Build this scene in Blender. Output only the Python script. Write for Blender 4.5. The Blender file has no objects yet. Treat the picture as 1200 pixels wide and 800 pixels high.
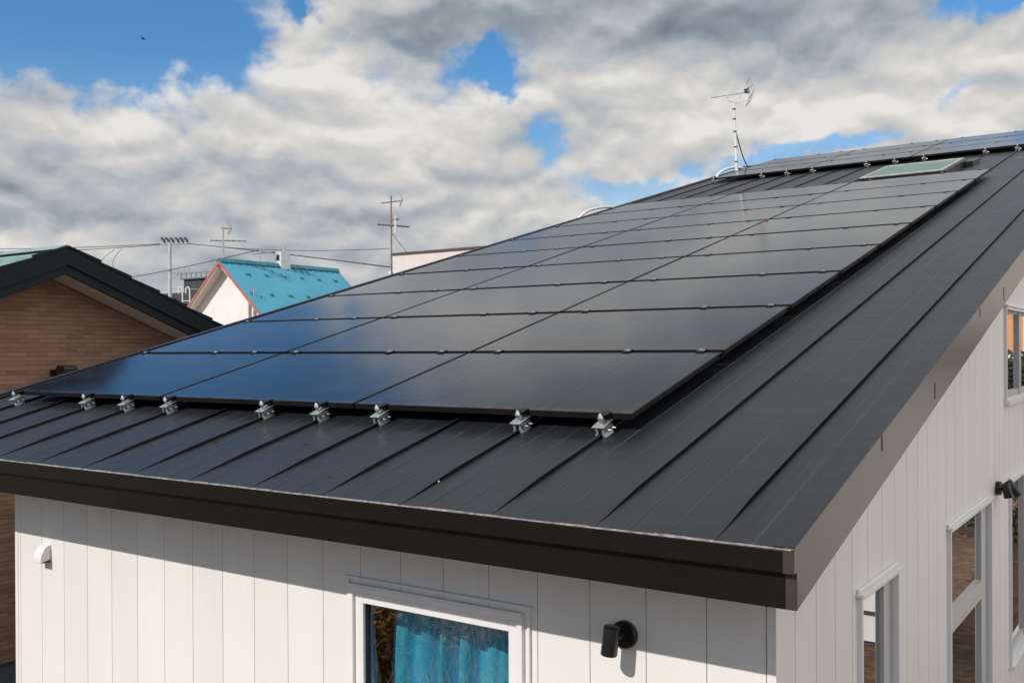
import bpy, bmesh, math, random
from mathutils import Vector, Matrix
from math import radians as R
random.seed(7)
scene = bpy.context.scene
C = scene.collection

# ------------------------------------------------------------------ camera
cam_d = bpy.data.cameras.new('camera')
cam = bpy.data.objects.new('camera', cam_d); C.objects.link(cam)
scene.camera = cam
CAM = Vector((1.022, -2.993, 0.624))
yaw, pitch, roll = R(-34.7227), R(-0.1299), R(-0.288)
fw = Vector((math.sin(yaw)*math.cos(pitch), math.cos(yaw)*math.cos(pitch), math.sin(pitch)))
rt = fw.cross(Vector((0, 0, 1))).normalized(); up = rt.cross(fw)
rt, up = rt*math.cos(roll)+up*math.sin(roll), -rt*math.sin(roll)+up*math.cos(roll)
m = Matrix((rt, up, -fw)).transposed().to_4x4(); m.translation = CAM
cam.matrix_world = m
cam_d.sensor_width = 36; cam_d.lens = 36*1149.44/1200
cam_d.shift_y = 12.15/1200
cam_d.clip_start = 0.05; cam_d.clip_end = 3000

# ------------------------------------------------------------------ light
SUN = Vector((-0.22, -1.0, 0.80)).normalized()          # towards the sun
sl = bpy.data.lights.new('sun', 'SUN'); sl.energy = 3.6; sl.angle = R(0.53); sl.color = (1.0, 0.935, 0.865)
so = bpy.data.objects.new('sun', sl); C.objects.link(so)
so.rotation_euler = SUN.to_track_quat('Z', 'Y').to_euler()
so.location = (0, -20, 20)

# ------------------------------------------------------------------ sky
world = bpy.data.worlds.new('World'); scene.world = world; world.use_nodes = True
wt = world.node_tree; wt.nodes.clear()
class G:
    """tiny node-expression helper"""
    def __init__(s, t): s.t = t
    def m(s, op, *a, clamp=False):
        n = s.t.nodes.new('ShaderNodeMath'); n.operation = op; n.use_clamp = clamp
        for i, v in enumerate(a): s.put(n.inputs[i], v)
        return n.outputs[0]
    def v(s, op, *a):
        n = s.t.nodes.new('ShaderNodeVectorMath'); n.operation = op
        for i, v in enumerate(a): s.put(n.inputs[i], v)
        return n.outputs['Value'] if op in ('DOT_PRODUCT', 'LENGTH') else n.outputs[0]
    def put(s, sock, v):
        if isinstance(v, bpy.types.NodeSocket): s.t.links.new(v, sock)
        else: sock.default_value = v
    def node(s, typ, props=None, **inp):
        n = s.t.nodes.new(typ)
        for k, v in (props or {}).items(): setattr(n, k, v)
        for k, v in inp.items(): s.put(n.inputs[k.replace('_', ' ')], v)
        return n
    def ramp(s, fac, stops, interp='LINEAR'):
        n = s.t.nodes.new('ShaderNodeValToRGB'); n.color_ramp.interpolation = interp
        e = n.color_ramp.elements
        while len(e) > 1: e.remove(e[-1])
        e[0].position, e[0].color = stops[0][0], (*stops[0][1], 1)
        for p, c in stops[1:]:
            x = e.new(p); x.color = (*c, 1)
        s.put(n.inputs[0], fac); return n.outputs[0]
    def mix(s, f, a, b, blend='MIX'):
        n = s.t.nodes.new('ShaderNodeMix'); n.data_type = 'RGBA'; n.blend_type = blend; n.clamp_factor = True
        s.put(n.inputs[0], f)
        for i, c in ((6, a), (7, b)):
            if isinstance(c, tuple) and len(c) == 3: c = (*c, 1)
            s.put(n.inputs[i], c)
        return n.outputs[2]
    def smooth(s, x, a, b):
        n = s.t.nodes.new('ShaderNodeMapRange'); n.interpolation_type = 'SMOOTHSTEP'
        s.put(n.inputs[0], x); n.inputs[1].default_value = a; n.inputs[2].default_value = b
        return n.outputs[0]

g = G(wt)
tc = g.node('ShaderNodeTexCoord').outputs['Generated']
sky = g.node('ShaderNodeTexSky', dict(sky_type='NISHITA', sun_disc=False))
sky.sun_elevation = math.asin(SUN.z)
sky.sun_rotation = math.atan2(SUN.x, SUN.y)
sky.altitude = 0; sky.air_density = 1.1; sky.dust_density = 0.15; sky.ozone_density = 4.5
# heading frame fixed in the world: azimuth (0 = north-west), elevation in tens of degrees
H0 = Vector((-0.5696, 0.8219, 0)); H1 = Vector((0.8219, 0.5696, 0))
a_ = g.v('DOT_PRODUCT', tc, tuple(H1)); b_ = g.v('DOT_PRODUCT', tc, tuple(H0))
sep = g.node('ShaderNodeSeparateXYZ'); wt.links.new(tc, sep.inputs[0])
AZ = g.m('MULTIPLY', g.m('ARCTAN2', a_, b_), 5.7296)
EL = g.m('MULTIPLY', g.m('ARCSINE', sep.outputs[2]), 5.7296)
# warp used to give the hand-placed openings a cloudy outline
nw = g.node('ShaderNodeTexNoise', dict(noise_dimensions='3D'), Vector=tc, Scale=9.0, Detail=5.0, Roughness=0.58)
wsep = g.node('ShaderNodeSeparateColor'); wt.links.new(nw.outputs['Color'], wsep.inputs[0])
AW = g.m('ADD', AZ, g.m('MULTIPLY', g.m('SUBTRACT', wsep.outputs[0], 0.5), 1.1))
EW = g.m('ADD', EL, g.m('MULTIPLY', g.m('SUBTRACT', wsep.outputs[1], 0.5), 0.8))
def px(x, y):
    az = math.atan((x-600)/1149.); return math.degrees(az)/10, math.degrees(math.atan((412-y)/1149.*math.cos(az)))/10
def blob(x, y, sx, sy, ax=AW, ey=EW, tilt=0.0):
    a0, e0 = px(x, y); sx /= 200.; sy /= 200.
    dx = g.m('SUBTRACT', ax, a0); dy = g.m('SUBTRACT', ey, e0)
    if tilt: dy = g.m('SUBTRACT', dy, g.m('MULTIPLY', dx, tilt))
    q = g.m('ADD', g.m('POWER', g.m('MULTIPLY', dx, 1/sx), 2.0), g.m('POWER', g.m('MULTIPLY', dy, 1/sy), 2.0))
    return g.m('EXPONENT', g.m('MULTIPLY', q, -1.0))
def total(items, ax=AW, ey=EW):
    s = None
    for it in items:
        w = it[0]; b = g.m('MULTIPLY', blob(*it[1:5], ax=ax, ey=ey, tilt=(it[5] if len(it) > 5 else 0)), w)
        s = b if s is None else g.m('ADD', s, b)
    return s
# vector for the cloud noise, flattened so clouds are wider than tall
def cvec(dz=0.0, dx=0.0):
    cx = g.node('ShaderNodeCombineXYZ')
    g.put(cx.inputs[0], g.m('ADD', AZ, dx)); g.put(cx.inputs[1], g.m('MULTIPLY', g.m('ADD', EL, dz), 1.75)); cx.inputs[2].default_value = 3.7
    return cx.outputs[0]
def fb(vec, sc, det=9.0, ro=0.56, dist=0.25):
    return g.node('ShaderNodeTexNoise', dict(noise_dimensions='3D'), Vector=vec, Scale=sc, Detail=det, Roughness=ro, Distortion=dist).outputs['Fac']
n1 = fb(cvec(), 1.15, 10, 0.55)
n1u = fb(cvec(0.16, -0.05), 1.15, 6, 0.5)
n2 = fb(cvec(), 3.6, 8, 0.58, 0.1)
def billow(dz):
    # ridged noise: rounded puffs separated by creases
    x = g.m('ABSOLUTE', g.m('SUBTRACT', fb(cvec(dz), 1.7, 1.5, 0.5, 0.3), 0.5))
    y = g.m('ABSOLUTE', g.m('SUBTRACT', fb(cvec(dz), 6.1, 1.5, 0.5, 0.2), 0.5))
    return g.m('SUBTRACT', 0.62, g.m('ADD', g.m('MULTIPLY', x, 2.2), g.m('MULTIPLY', y, 0.45)))
b0, b1 = billow(0.0), billow(0.07)
puff = g.m('SUBTRACT', b1, b0)            # bright on the upper edges of each billow
# openings in the cloud deck (where blue shows)
holes = [(1.05, 40, 20, 150, 58, -0.10), (0.60, 190, 40, 75, 34), (0.9, -110, -10, 240, 90), (1.05, 60, -140, 270, 130, -0.2), (0.5, 330, -190, 130, 90),
         (0.95, 600, 74, 64, 26), (0.48, 652, 160, 34, 42), (0.72, 745, 215, 85, 26), (0.85, 1155, 6, 62, 26), (0.72, 960, 188, 130, 17, 0.12),
         (0.50, 372, 26, 18, 18), (-0.62, 115, 52, 26, 9), (-0.55, 150, 62, 30, 7), (-0.40, 205, 30, 26, 12), (-0.35, 70, 56, 10, 5), (0.42, 1120, 120, 46, 14, 0.3), (0.7, 1280, -30, 90, 60), (0.35, 850, 95, 30, 14),
         (0.16, 60, 345, 330, 40)]
cov = g.m('SUBTRACT', 1.10, total(holes))
cov = g.m('ADD', cov, g.m('MULTIPLY', g.m('SUBTRACT', n1, 0.5), 0.95))
cov = g.m('ADD', cov, g.m('MULTIPLY', g.m('SUBTRACT', n2, 0.5), 0.45))
cov = g.m('ADD', cov, g.m('MULTIPLY', g.m('SUBTRACT', 0.42, b0), 0.38))
# broken cloud, mostly clear, in the half of the sky behind the photographer
cov = g.m('SUBTRACT', cov, g.m('MULTIPLY', g.smooth(g.v('DOT_PRODUCT', tc, (0.2, -1.0, 0.0)), 0.0, 0.5), 0.44))
alpha = g.smooth(cov, 0.38, 0.82)
# cloud brightness: billows lit from the camera side and above, grey bases in bands
grey = [(0.33, 850, 20, 290, 38), (0.46, 600, -205, 700, 75), (0.20, 760, -5, 330, 40), (0.20, 230, 205, 290, 20, 0.03), (0.22, 430, 258, 260, 16, 0.03), (0.16, 60, 250, 190, 14), (0.12, 640, 180, 90, 40),
        (0.14, 640, 285, 160, 18), (0.20, 470, 40, 100, 25), (0.08, 120, 320, 250, 20)]
lite = [(0.34, 900, -60, 480, 34), (0.12, 480, -60, 200, 60), (0.14, 130, 120, 190, 50), (0.14, 420, 120, 190, 60), (0.20, 350, 60, 90, 50), (0.22, 820, 150, 150, 50), (0.22, 1110, 130, 130, 45), (0.22, 610, 270, 90, 14, 0.15),
        (0.24, 560, 110, 100, 30), (0.16, 30, 265, 60, 10), (0.18, 700, 250, 120, 20), (0.14, 200, 265, 160, 9)]
br = g.m('ADD', 0.67, g.m('SUBTRACT', total(lite), total(grey)))
br = g.m('ADD', br, g.m('MULTIPLY', g.m('SUBTRACT', n1, n1u), 1.0))
br = g.m('ADD', br, g.m('MULTIPLY', g.m('SUBTRACT', n2, 0.5), 0.26))
br = g.m('ADD', br, g.m('MULTIPLY', puff, 0.62)); br = g.m('ADD', br, g.m('MULTIPLY', g.m('SUBTRACT', 0.42, b0), -0.10))
n3 = fb(cvec(), 8.0, 6, 0.6, 0.0)
br = g.m('ADD', br, g.m('MULTIPLY', g.m('SUBTRACT', n3, 0.5), 0.12))
ccol = g.ramp(br, [(0.0, (0.18, 0.215, 0.255)), (0.30, (0.29, 0.335, 0.380)), (0.55, (0.445, 0.475, 0.505)), (0.80, (0.63, 0.62, 0.605)), (1.0, (0.80, 0.78, 0.755))])
# extra-bright cloud added to the unseen eastern sky to lighten the shaded gable
east_fill = g.smooth(g.v('DOT_PRODUCT', tc, (0.95, 0.30, 0.1)), 0.15, 0.9)
ccol = g.mix(g.m('MULTIPLY', east_fill, 0.75), ccol, (1.42, 1.40, 1.38))
alpha = g.m('MAXIMUM', alpha, g.m('MULTIPLY', g.smooth(g.m('MULTIPLY', EL, -1.0), -1.7, -0.5), 0.55))     # pale haze low in the sky
alpha = g.m('MULTIPLY', alpha, g.smooth(EL, -0.3, 0.0))
lum = g.node('ShaderNodeBackground'); lum.inputs[1].default_value = 0.125
wt.links.new(g.mix(1.0, sky.outputs[0], (0.50, 0.86, 1.02), 'MULTIPLY'), lum.inputs[0])
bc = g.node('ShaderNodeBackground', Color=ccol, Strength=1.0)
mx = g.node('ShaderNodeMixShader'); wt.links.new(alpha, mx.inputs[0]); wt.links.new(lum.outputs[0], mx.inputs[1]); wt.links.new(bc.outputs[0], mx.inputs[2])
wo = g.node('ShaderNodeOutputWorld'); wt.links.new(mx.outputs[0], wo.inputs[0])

scene.view_settings.view_transform = 'Standard'; scene.view_settings.look = 'None'
scene.view_settings.exposure = 0.0; scene.view_settings.gamma = 1.0
scene.render.engine = 'CYCLES'

# ------------------------------------------------------------------ materials
def mat(name, col, rough=0.6, metal=0.0, spec=0.5, noise=None, bump=None, coat=0.0, tex=None):
    """noise=(scale, amount[, stretch]) varies the base colour, bump=(scale, strength, dist[, stretch])"""
    M = bpy.data.materials.new(name); M.use_nodes = True; t = M.node_tree; h = G(t)
    p = t.nodes['Principled BSDF']
    p.inputs['Roughness'].default_value = rough; p.inputs['Metallic'].default_value = metal
    p.inputs['Specular IOR Level'].default_value = spec; p.inputs['Coat Weight'].default_value = coat
    oc = h.node('ShaderNodeTexCoord').outputs['Object']
    if noise:
        st = noise[2] if len(noise) > 2 else (1, 1, 1)
        v = h.v('MULTIPLY', oc, st)
        n = h.node('ShaderNodeTexNoise', Vector=v, Scale=noise[0], Detail=6.0, Roughness=0.6).outputs['Fac']
        a = noise[1]
        c = h.ramp(n, [(0.3, tuple(x*(1-a) for x in col)), (0.7, tuple(min(1, x*(1+a)) for x in col))])
        t.links.new(c, p.inputs['Base Color'])
    else: p.inputs['Base Color'].default_value = (*col, 1)
    if bump:
        st = bump[3] if len(bump) > 3 else (1, 1, 1)
        v = h.v('MULTIPLY', oc, st)
        n = h.node('ShaderNodeTexNoise', Vector=v, Scale=bump[0], Detail=4.0).outputs['Fac']
        b = h.node('ShaderNodeBump', Height=n, Strength=bump[1], Distance=bump[2])
        t.links.new(b.outputs[0], p.inputs['Normal'])
    return M
M = {}
M['siding'] = mat('siding', (0.81, 0.780, 0.742), 0.55, noise=(2.2, 0.035, (1, 1, .25)), bump=(40, 0.10, 0.004, (1, 1, .15)))
def board_tones():
    t = M['siding'].node_tree; h = G(t); p = t.nodes['Principled BSDF']; src = p.inputs['Base Color'].links[0].from_socket
    gv = h.node('ShaderNodeNewGeometry').outputs['Position']; sp = h.node('ShaderNodeSeparateXYZ'); t.links.new(gv, sp.inputs[0])
    k = h.m('ADD', h.m('FLOOR', h.m('MULTIPLY', h.m('ADD', sp.outputs[0], 0.5022), 1/0.2568)), h.m('FLOOR', h.m('MULTIPLY', h.m('SUBTRACT', sp.outputs[1], 0.7146), 1/0.2568)))
    wn = h.node('ShaderNodeTexWhiteNoise', dict(noise_dimensions='1D')); t.links.new(k, wn.inputs['W'])
    drip = h.node('ShaderNodeTexNoise', Vector=h.v('MULTIPLY', gv, (26, 26, 0.9)), Scale=1.0, Detail=4.0).outputs['Fac']
    f = h.m('ADD', h.m('MULTIPLY', wn.outputs['Value'], 0.30), h.m('MULTIPLY', h.smooth(drip, 0.56, 0.80), 0.35))
    t.links.new(h.mix(f, src, (0.68, 0.66, 0.63)), p.inputs['Base Color'])
board_tones()
M['groove'] = mat('groove', (0.36, 0.36, 0.36), 0.9)
M['trim'] = mat('trim_white', (0.80, 0.79, 0.78), 0.35, noise=(6, 0.03))
M['trimgrey'] = mat('trim_grey', (0.50, 0.485, 0.465), 0.4, noise=(6, 0.04))
M['gasket'] = mat('gasket', (0.012, 0.012, 0.013), 0.5)
M['black'] = mat('black_paint', (0.012, 0.013, 0.016), 0.32, noise=(20, 0.2))
M['void'] = mat('black_underlay', (0.008, 0.008, 0.009), 0.9, spec=0.1)
M['fascia'] = mat('fascia_metal', (0.0072, 0.0062, 0.0058), 0.38, spec=0.25, noise=(5, 0.18), bump=(1.3, 0.35, 0.01, (1, 1, .4)))
M['vergemetal'] = mat('verge_metal', (0.050, 0.042, 0.035), 0.30, spec=0.5, noise=(4, 0.12), bump=(2.0, 0.25, 0.01))
M['hem'] = mat('pale_hem_glint', (0.30, 0.285, 0.265), 0.45, noise=(28, 0.65))  # pale tone paints in the sun glint along the eave bend, broken by noise
M['alu'] = mat('cast_aluminium', (0.38, 0.39, 0.40), 0.42, metal=0.55, noise=(60, 0.25))
M['bolt'] = mat('bright_bolt', (0.60, 0.61, 0.62), 0.30, metal=0.8)
M['mast'] = mat('mast_white', (0.74, 0.73, 0.70), 0.4, noise=(12, 0.08))
M['galv'] = mat('galvanised', (0.42, 0.42, 0.42), 0.45, metal=0.3, noise=(10, 0.2))
M['rust'] = mat('rusty_mast', (0.22, 0.15, 0.12), 0.7, noise=(14, 0.35))
M['wire'] = mat('wire', (0.05, 0.055, 0.065), 0.6)
M['concrete'] = mat('pole_concrete', (0.50, 0.50, 0.50), 0.85, noise=(3, 0.12))
M['concrete2'] = mat('painted_block', (0.66, 0.65, 0.63), 0.8, noise=(3, 0.1))
M['tealhouse_wall'] = mat('stucco_pinkish', (0.82, 0.785, 0.75), 0.8, noise=(1.0, 0.06))
M['pink'] = mat('pink_panel', (0.70, 0.61, 0.57), 0.7, noise=(1.5, 0.06))
M['red'] = mat('red_board', (0.44, 0.13, 0.105), 0.5, noise=(4, 0.2))
M['darkwood'] = mat('brown_cap', (0.10, 0.055, 0.05), 0.6)
M['orange'] = mat('orange_board', (0.62, 0.27, 0.12), 0.7, noise=(3, 0.1))
M['soffit'] = mat('soffit_board', (0.72, 0.66, 0.58), 0.7, noise=(4, 0.06))
M['soffitdark'] = mat('soffit_dark', (0.06, 0.055, 0.05), 0.7)
M['barge'] = mat('dark_green_barge', (0.0065, 0.0125, 0.0150), 0.55, spec=0.25, noise=(5, 0.2))
M['greyroof'] = mat('dark_block', (0.045, 0.05, 0.06), 0.7, noise=(1, 0.2))
M['foundation'] = mat('foundation', (0.10, 0.11, 0.12), 0.9, noise=(3, 0.2))
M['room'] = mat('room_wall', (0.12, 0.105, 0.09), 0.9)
M['bark'] = mat('bark', (0.10, 0.075, 0.055), 0.9, noise=(8, 0.3))
M['leaf'] = mat('leaf', (0.055, 0.075, 0.022), 0.6, noise=(0.8, 0.5))
M['leafdark'] = mat('leaf_dark', (0.022, 0.038, 0.016), 0.6, noise=(0.8, 0.5))
M['straw'] = mat('straw', (0.50, 0.34, 0.15), 0.7, noise=(0.6, 0.6))
M['bird'] = mat('bird', (0.03, 0.03, 0.03), 0.7)
M['orangeclip'] = mat('orange_tag', (0.42, 0.09, 0.06), 0.5)

def roof_mat():
    Mt = bpy.data.materials.new('standing_seam_metal'); Mt.use_nodes = True; t = Mt.node_tree; h = G(t); p = t.nodes['Principled BSDF']
    oc = h.node('ShaderNodeTexCoord').outputs['Object']
    n = h.node('ShaderNodeTexNoise', Vector=h.v('MULTIPLY', oc, (2.2, 0.5, 1)), Scale=1.6, Detail=7.0, Roughness=0.62).outputs['Fac']
    n2 = h.node('ShaderNodeTexNoise', Vector=h.v('MULTIPLY', oc, (30, 1.2, 1)), Scale=2.0, Detail=5.0, Roughness=0.6).outputs['Fac']
    base = h.ramp(n, [(0.3, (0.0110, 0.0130, 0.0165)), (0.7, (0.0160, 0.0182, 0.0220))])
    # dust streaks running down the slope, and sparse specks
    base = h.mix(h.m('MULTIPLY', h.smooth(n2, 0.52, 0.75), 0.30), base, (0.044, 0.046, 0.048))
    spx = h.node('ShaderNodeSeparateXYZ'); t.links.new(oc, spx.inputs[0])
    ph = h.m('FRACT', h.m('MULTIPLY', h.m('SUBTRACT', spx.outputs[0], -1.1664), 1/0.4509))
    d1 = h.m('ABSOLUTE', h.m('SUBTRACT', ph, 0.30)); d2 = h.m('ABSOLUTE', h.m('SUBTRACT', ph, 0.63))
    ln = h.m('MINIMUM', d1, d2); ln = h.m('SUBTRACT', 1.0, h.smooth(ln, 0.002, 0.012))
    base = h.mix(h.m('MULTIPLY', ln, h.m('MULTIPLY', h.smooth(n, 0.25, 0.7), 0.33)), base, (0.10, 0.097, 0.092))
    vo = h.node('ShaderNodeTexVoronoi', dict(feature='F1'), Vector=oc, Scale=5.2)
    big = h.node('ShaderNodeTexNoise', Vector=oc, Scale=120.0, Detail=2.0).outputs['Fac']
    spk = h.m('LESS_THAN', h.m('ADD', vo.outputs['Distance'], h.m('MULTIPLY', big, 0.02)), 0.030)
    base = h.mix(h.m('MULTIPLY', spk, 0.55), base, (0.30, 0.28, 0.25))
    t.links.new(base, p.inputs['Base Color'])
    r = h.m('ADD', 0.30, h.m('MULTIPLY', n, 0.16)); t.links.new(r, p.inputs['Roughness'])
    p.inputs['Specular IOR Level'].default_value = 0.40
    # oil canning: shallow waves across the pans
    w1 = h.node('ShaderNodeTexNoise', Vector=h.v('MULTIPLY', oc, (1.0, 1.3, 1)), Scale=2.2, Detail=2.0).outputs['Fac']
    w2 = h.node('ShaderNodeTexNoise', Vector=h.v('MULTIPLY', oc, (0.6, 3.2, 1)), Scale=3.2, Detail=1.0).outputs['Fac']
    hh = h.m('ADD', h.m('MULTIPLY', w1, 1.0), h.m('MULTIPLY', w2, 0.32))
    b = h.node('ShaderNodeBump', Height=hh, Strength=0.6, Distance=0.014)
    b2 = h.node('ShaderNodeBump', Height=h.node('ShaderNodeTexNoise', Vector=oc, Scale=260.0, Detail=2.0).outputs['Fac'], Strength=0.10, Distance=0.001)
    t.links.new(b.outputs[0], b2.inputs['Normal']); t.links.new(b2.outputs[0], p.inputs['Normal'])
    return Mt
M['roof'] = roof_mat()

def panel_mat():
    Mt = bpy.data.materials.new('thin_film_panel_glass'); Mt.use_nodes = True; t = Mt.node_tree; h = G(t); p = t.nodes['Principled BSDF']
    oc = h.node('ShaderNodeTexCoord').outputs['Object']; sp = h.node('ShaderNodeSeparateXYZ'); t.links.new(oc, sp.inputs[0])
    # object space is the panel's own: fine cell lines, two bus lines, dust
    fr = h.m('FRACT', h.m('MULTIPLY', sp.outputs[0], 1/0.0068))
    line = h.m('LESS_THAN', fr, 0.10)
    bus = h.m('LESS_THAN', h.m('ABSOLUTE', h.m('SUBTRACT', h.m('FRACT', h.m('MULTIPLY', sp.outputs[1], 1/0.350)), 0.5)), 0.006)
    bus2 = h.m('LESS_THAN', h.m('ABSOLUTE', h.m('SUBTRACT', h.m('FRACT', h.m('MULTIPLY', sp.outputs[0], 1/0.823)), 0.5)), 0.0035)
    bus = h.m('MAXIMUM', bus, bus2)
    gv = h.node('ShaderNodeNewGeometry').outputs['Position']
    dust = h.node('ShaderNodeTexNoise', Vector=gv, Scale=1.4, Detail=8.0, Roughness=0.65).outputs['Fac']
    streak = h.node('ShaderNodeTexNoise', Vector=h.v('MULTIPLY', gv, (22, 1.0, 1.0)), Scale=1.5, Detail=5.0).outputs['Fac']
    info = h.node('ShaderNodeObjectInfo').outputs['Random']
    base = h.mix(info, (0.0050, 0.0052, 0.0070), (0.0080, 0.0078, 0.0085))
    base = h.mix(h.m('MULTIPLY', line, 0.35), base, (0.020, 0.020, 0.022))
    base = h.mix(h.m('MULTIPLY', bus, 0.6), base, (0.0, 0.0, 0.002))
    base = h.mix(h.m('MULTIPLY', h.smooth(h.m('ADD', h.m('MULTIPLY', dust, 0.6), h.m('MULTIPLY', streak, 0.4)), 0.42, 0.72), 0.11), base, (0.16, 0.145, 0.13))
    low = h.m('MULTIPLY', h.smooth(h.m('MULTIPLY', sp.outputs[1], -1.0), -0.07, -0.01), h.smooth(streak, 0.35, 0.65))
    base = h.mix(h.m('MULTIPLY', low, 0.22), base, (0.16, 0.15, 0.14))
    vo = h.node('ShaderNodeTexVoronoi', dict(feature='F1'), Vector=gv, Scale=3.4)
    big = h.node('ShaderNodeTexNoise', Vector=gv, Scale=90.0, Detail=2.0).outputs['Fac']
    spk = h.m('LESS_THAN', h.m('ADD', vo.outputs['Distance'], h.m('MULTIPLY', big, 0.03)), 0.030)
    base = h.mix(h.m('MULTIPLY', spk, 0.7), base, (0.45, 0.44, 0.42))
    t.links.new(base, p.inputs['Base Color'])
    t.links.new(h.m('ADD', 0.085, h.m('MULTIPLY', dust, 0.08)), p.inputs['Roughness'])
    p.inputs['IOR'].default_value = 1.66; p.inputs['Specular Tint'].default_value = (0.85, 0.93, 0.99, 1)
    t.links.new(h.m('SUBTRACT', 0.5, h.m('MULTIPLY', bus, 0.34)), p.inputs['Specular IOR Level'])
    b = h.node('ShaderNodeBump', Height=h.node('ShaderNodeTexNoise', Vector=gv, Scale=0.9, Detail=1.0).outputs['Fac'], Strength=0.25, Distance=0.01)
    t.links.new(b.outputs[0], p.inputs['Normal'])
    return Mt
M['panel'] = panel_mat()
M['frame'] = mat('panel_frame', (0.010, 0.0085, 0.0080), 0.42, metal=0.0, spec=0.18, noise=(18, 0.2, (.3, 1, 1)))

def glass_mat(name, tint=(0.92, 0.95, 0.95), ior=1.5, rough=0.0, boost=1.0):
    Mt = bpy.data.materials.new(name); Mt.use_nodes = True; t = Mt.node_tree; t.nodes.clear(); h = G(t)
    ge = h.node('ShaderNodeNewGeometry')
    c = h.m('ABSOLUTE', h.v('DOT_PRODUCT', ge.outputs['Incoming'], ge.outputs['Normal']))
    fr = h.m('MULTIPLY', h.m('ADD', 0.04, h.m('MULTIPLY', h.m('POWER', h.m('SUBTRACT', 1.0, c), 5.0), 0.96)), boost, clamp=True)
    tr = h.node('ShaderNodeBsdfTransparent', Color=(*tint, 1)); gl = h.node('ShaderNodeBsdfGlossy', Roughness=rough); gl.inputs[0].default_value = (1, 1, 1, 1)
    mxx = h.node('ShaderNodeMixShader'); t.links.new(fr, mxx.inputs[0]); t.links.new(tr.outputs[0], mxx.inputs[1]); t.links.new(gl.outputs[0], mxx.inputs[2])
    o = h.node('ShaderNodeOutputMaterial'); t.links.new(mxx.outputs[0], o.inputs[0]); return Mt
M['glass'] = glass_mat('window_glass', boost=4.4)
M['glassdark'] = glass_mat('coated_window_glass', tint=(0.30, 0.33, 0.34), boost=2.3)

def curtain_mat():
    Mt = mat('blue_curtain', (0.05, 0.52, 0.74), 0.85, noise=(9, 0.10), bump=(90, 0.3, 0.002))
    t = Mt.node_tree; p = t.nodes['Principled BSDF']; p.inputs['Sheen Weight'].default_value = 0.3
    return Mt
M['curtain'] = curtain_mat()

def brick_mat():
    Mt = bpy.data.materials.new('thin_brick_tile'); Mt.use_nodes = True; t = Mt.node_tree; h = G(t); p = t.nodes['Principled BSDF']
    gv = h.node('ShaderNodeNewGeometry').outputs['Position']; sp = h.node('ShaderNodeSeparateXYZ'); t.links.new(gv, sp.inputs[0])
    cx = h.node('ShaderNodeCombineXYZ'); t.links.new(sp.outputs[1], cx.inputs[0]); t.links.new(sp.outputs[2], cx.inputs[1])
    br = h.node('ShaderNodeTexBrick', Vector=cx.outputs[0]); br.inputs['Scale'].default_value = 1.0
    br.inputs['Brick Width'].default_value = 0.235; br.inputs['Row Height'].default_value = 0.052; br.inputs['Mortar Size'].default_value = 0.0035
    br.inputs['Mortar Smooth'].default_value = 0.4; br.offset = 0.4
    br.inputs['Color1'].default_value = (0.235, 0.115, 0.074, 1); br.inputs['Color2'].default_value = (0.38, 0.225, 0.150, 1); br.inputs['Mortar'].default_value = (0.23, 0.155, 0.11, 1)
    br.inputs['Bias'].default_value = 0.0
    n = h.node('ShaderNodeTexNoise', Vector=h.v('MULTIPLY', gv, (1, 4, 22)), Scale=1.6, Detail=6.0, Roughness=0.7).outputs['Fac']
    c = h.mix(h.smooth(n, 0.3, 0.75), br.outputs['Color'], (0.36, 0.21, 0.135))
    c2 = h.mix(0.65, br.outputs['Color'], c)
    t.links.new(c2, p.inputs['Base Color']); p.inputs['Roughness'].default_value = 0.85
    hgt = h.m('ADD', h.m('MULTIPLY', br.outputs['Fac'], -1.0), h.m('MULTIPLY', n, 0.8))
    b = h.node('ShaderNodeBump', Height=hgt, Strength=0.8, Distance=0.012); t.links.new(b.outputs[0], p.inputs['Normal'])
    return Mt
M['brick'] = brick_mat()
def tealroof():
    Mt = mat('teal_sheet', (0.070, 0.325, 0.45), 0.45, noise=(1.2, 0.07, (1, 1, .3)), spec=0.5); return Mt
M['teal'] = tealroof()
M['tealdark'] = mat('teal_ridge', (0.022, 0.19, 0.25), 0.5, noise=(3, 0.2))
M['greentile'] = mat('green_lap_roof', (0.24, 0.36, 0.335), 0.40, noise=(3, 0.15))
def ground_mat():
    Mt = bpy.data.materials.new('bare_soil'); Mt.use_nodes = True; t = Mt.node_tree; h = G(t); p = t.nodes['Principled BSDF']
    gv = h.node('ShaderNodeNewGeometry').outputs['Position']
    n = h.node('ShaderNodeTexNoise', Vector=gv, Scale=0.35, Detail=9.0, Roughness=0.68).outputs['Fac']
    n2 = h.node('ShaderNodeTexNoise', Vector=gv, Scale=6.0, Detail=8.0, Roughness=0.7).outputs['Fac']
    c = h.ramp(n2, [(0.3, (0.050, 0.034, 0.024)), (0.52, (0.165, 0.090, 0.050)), (0.72, (0.32, 0.195, 0.115))])
    c = h.mix(h.smooth(n, 0.5, 0.68), c, (0.10, 0.085, 0.035))
    t.links.new(c, p.inputs['Base Color']); p.inputs['Roughness'].default_value = 0.95
    b = h.node('ShaderNodeBump', Height=n2, Strength=1.0, Distance=0.15); t.links.new(b.outputs[0], p.inputs['Normal'])
    return Mt
M['ground'] = ground_mat()
M['asphalt'] = mat('asphalt', (0.05, 0.05, 0.052), 0.9, noise=(6, 0.2))

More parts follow.
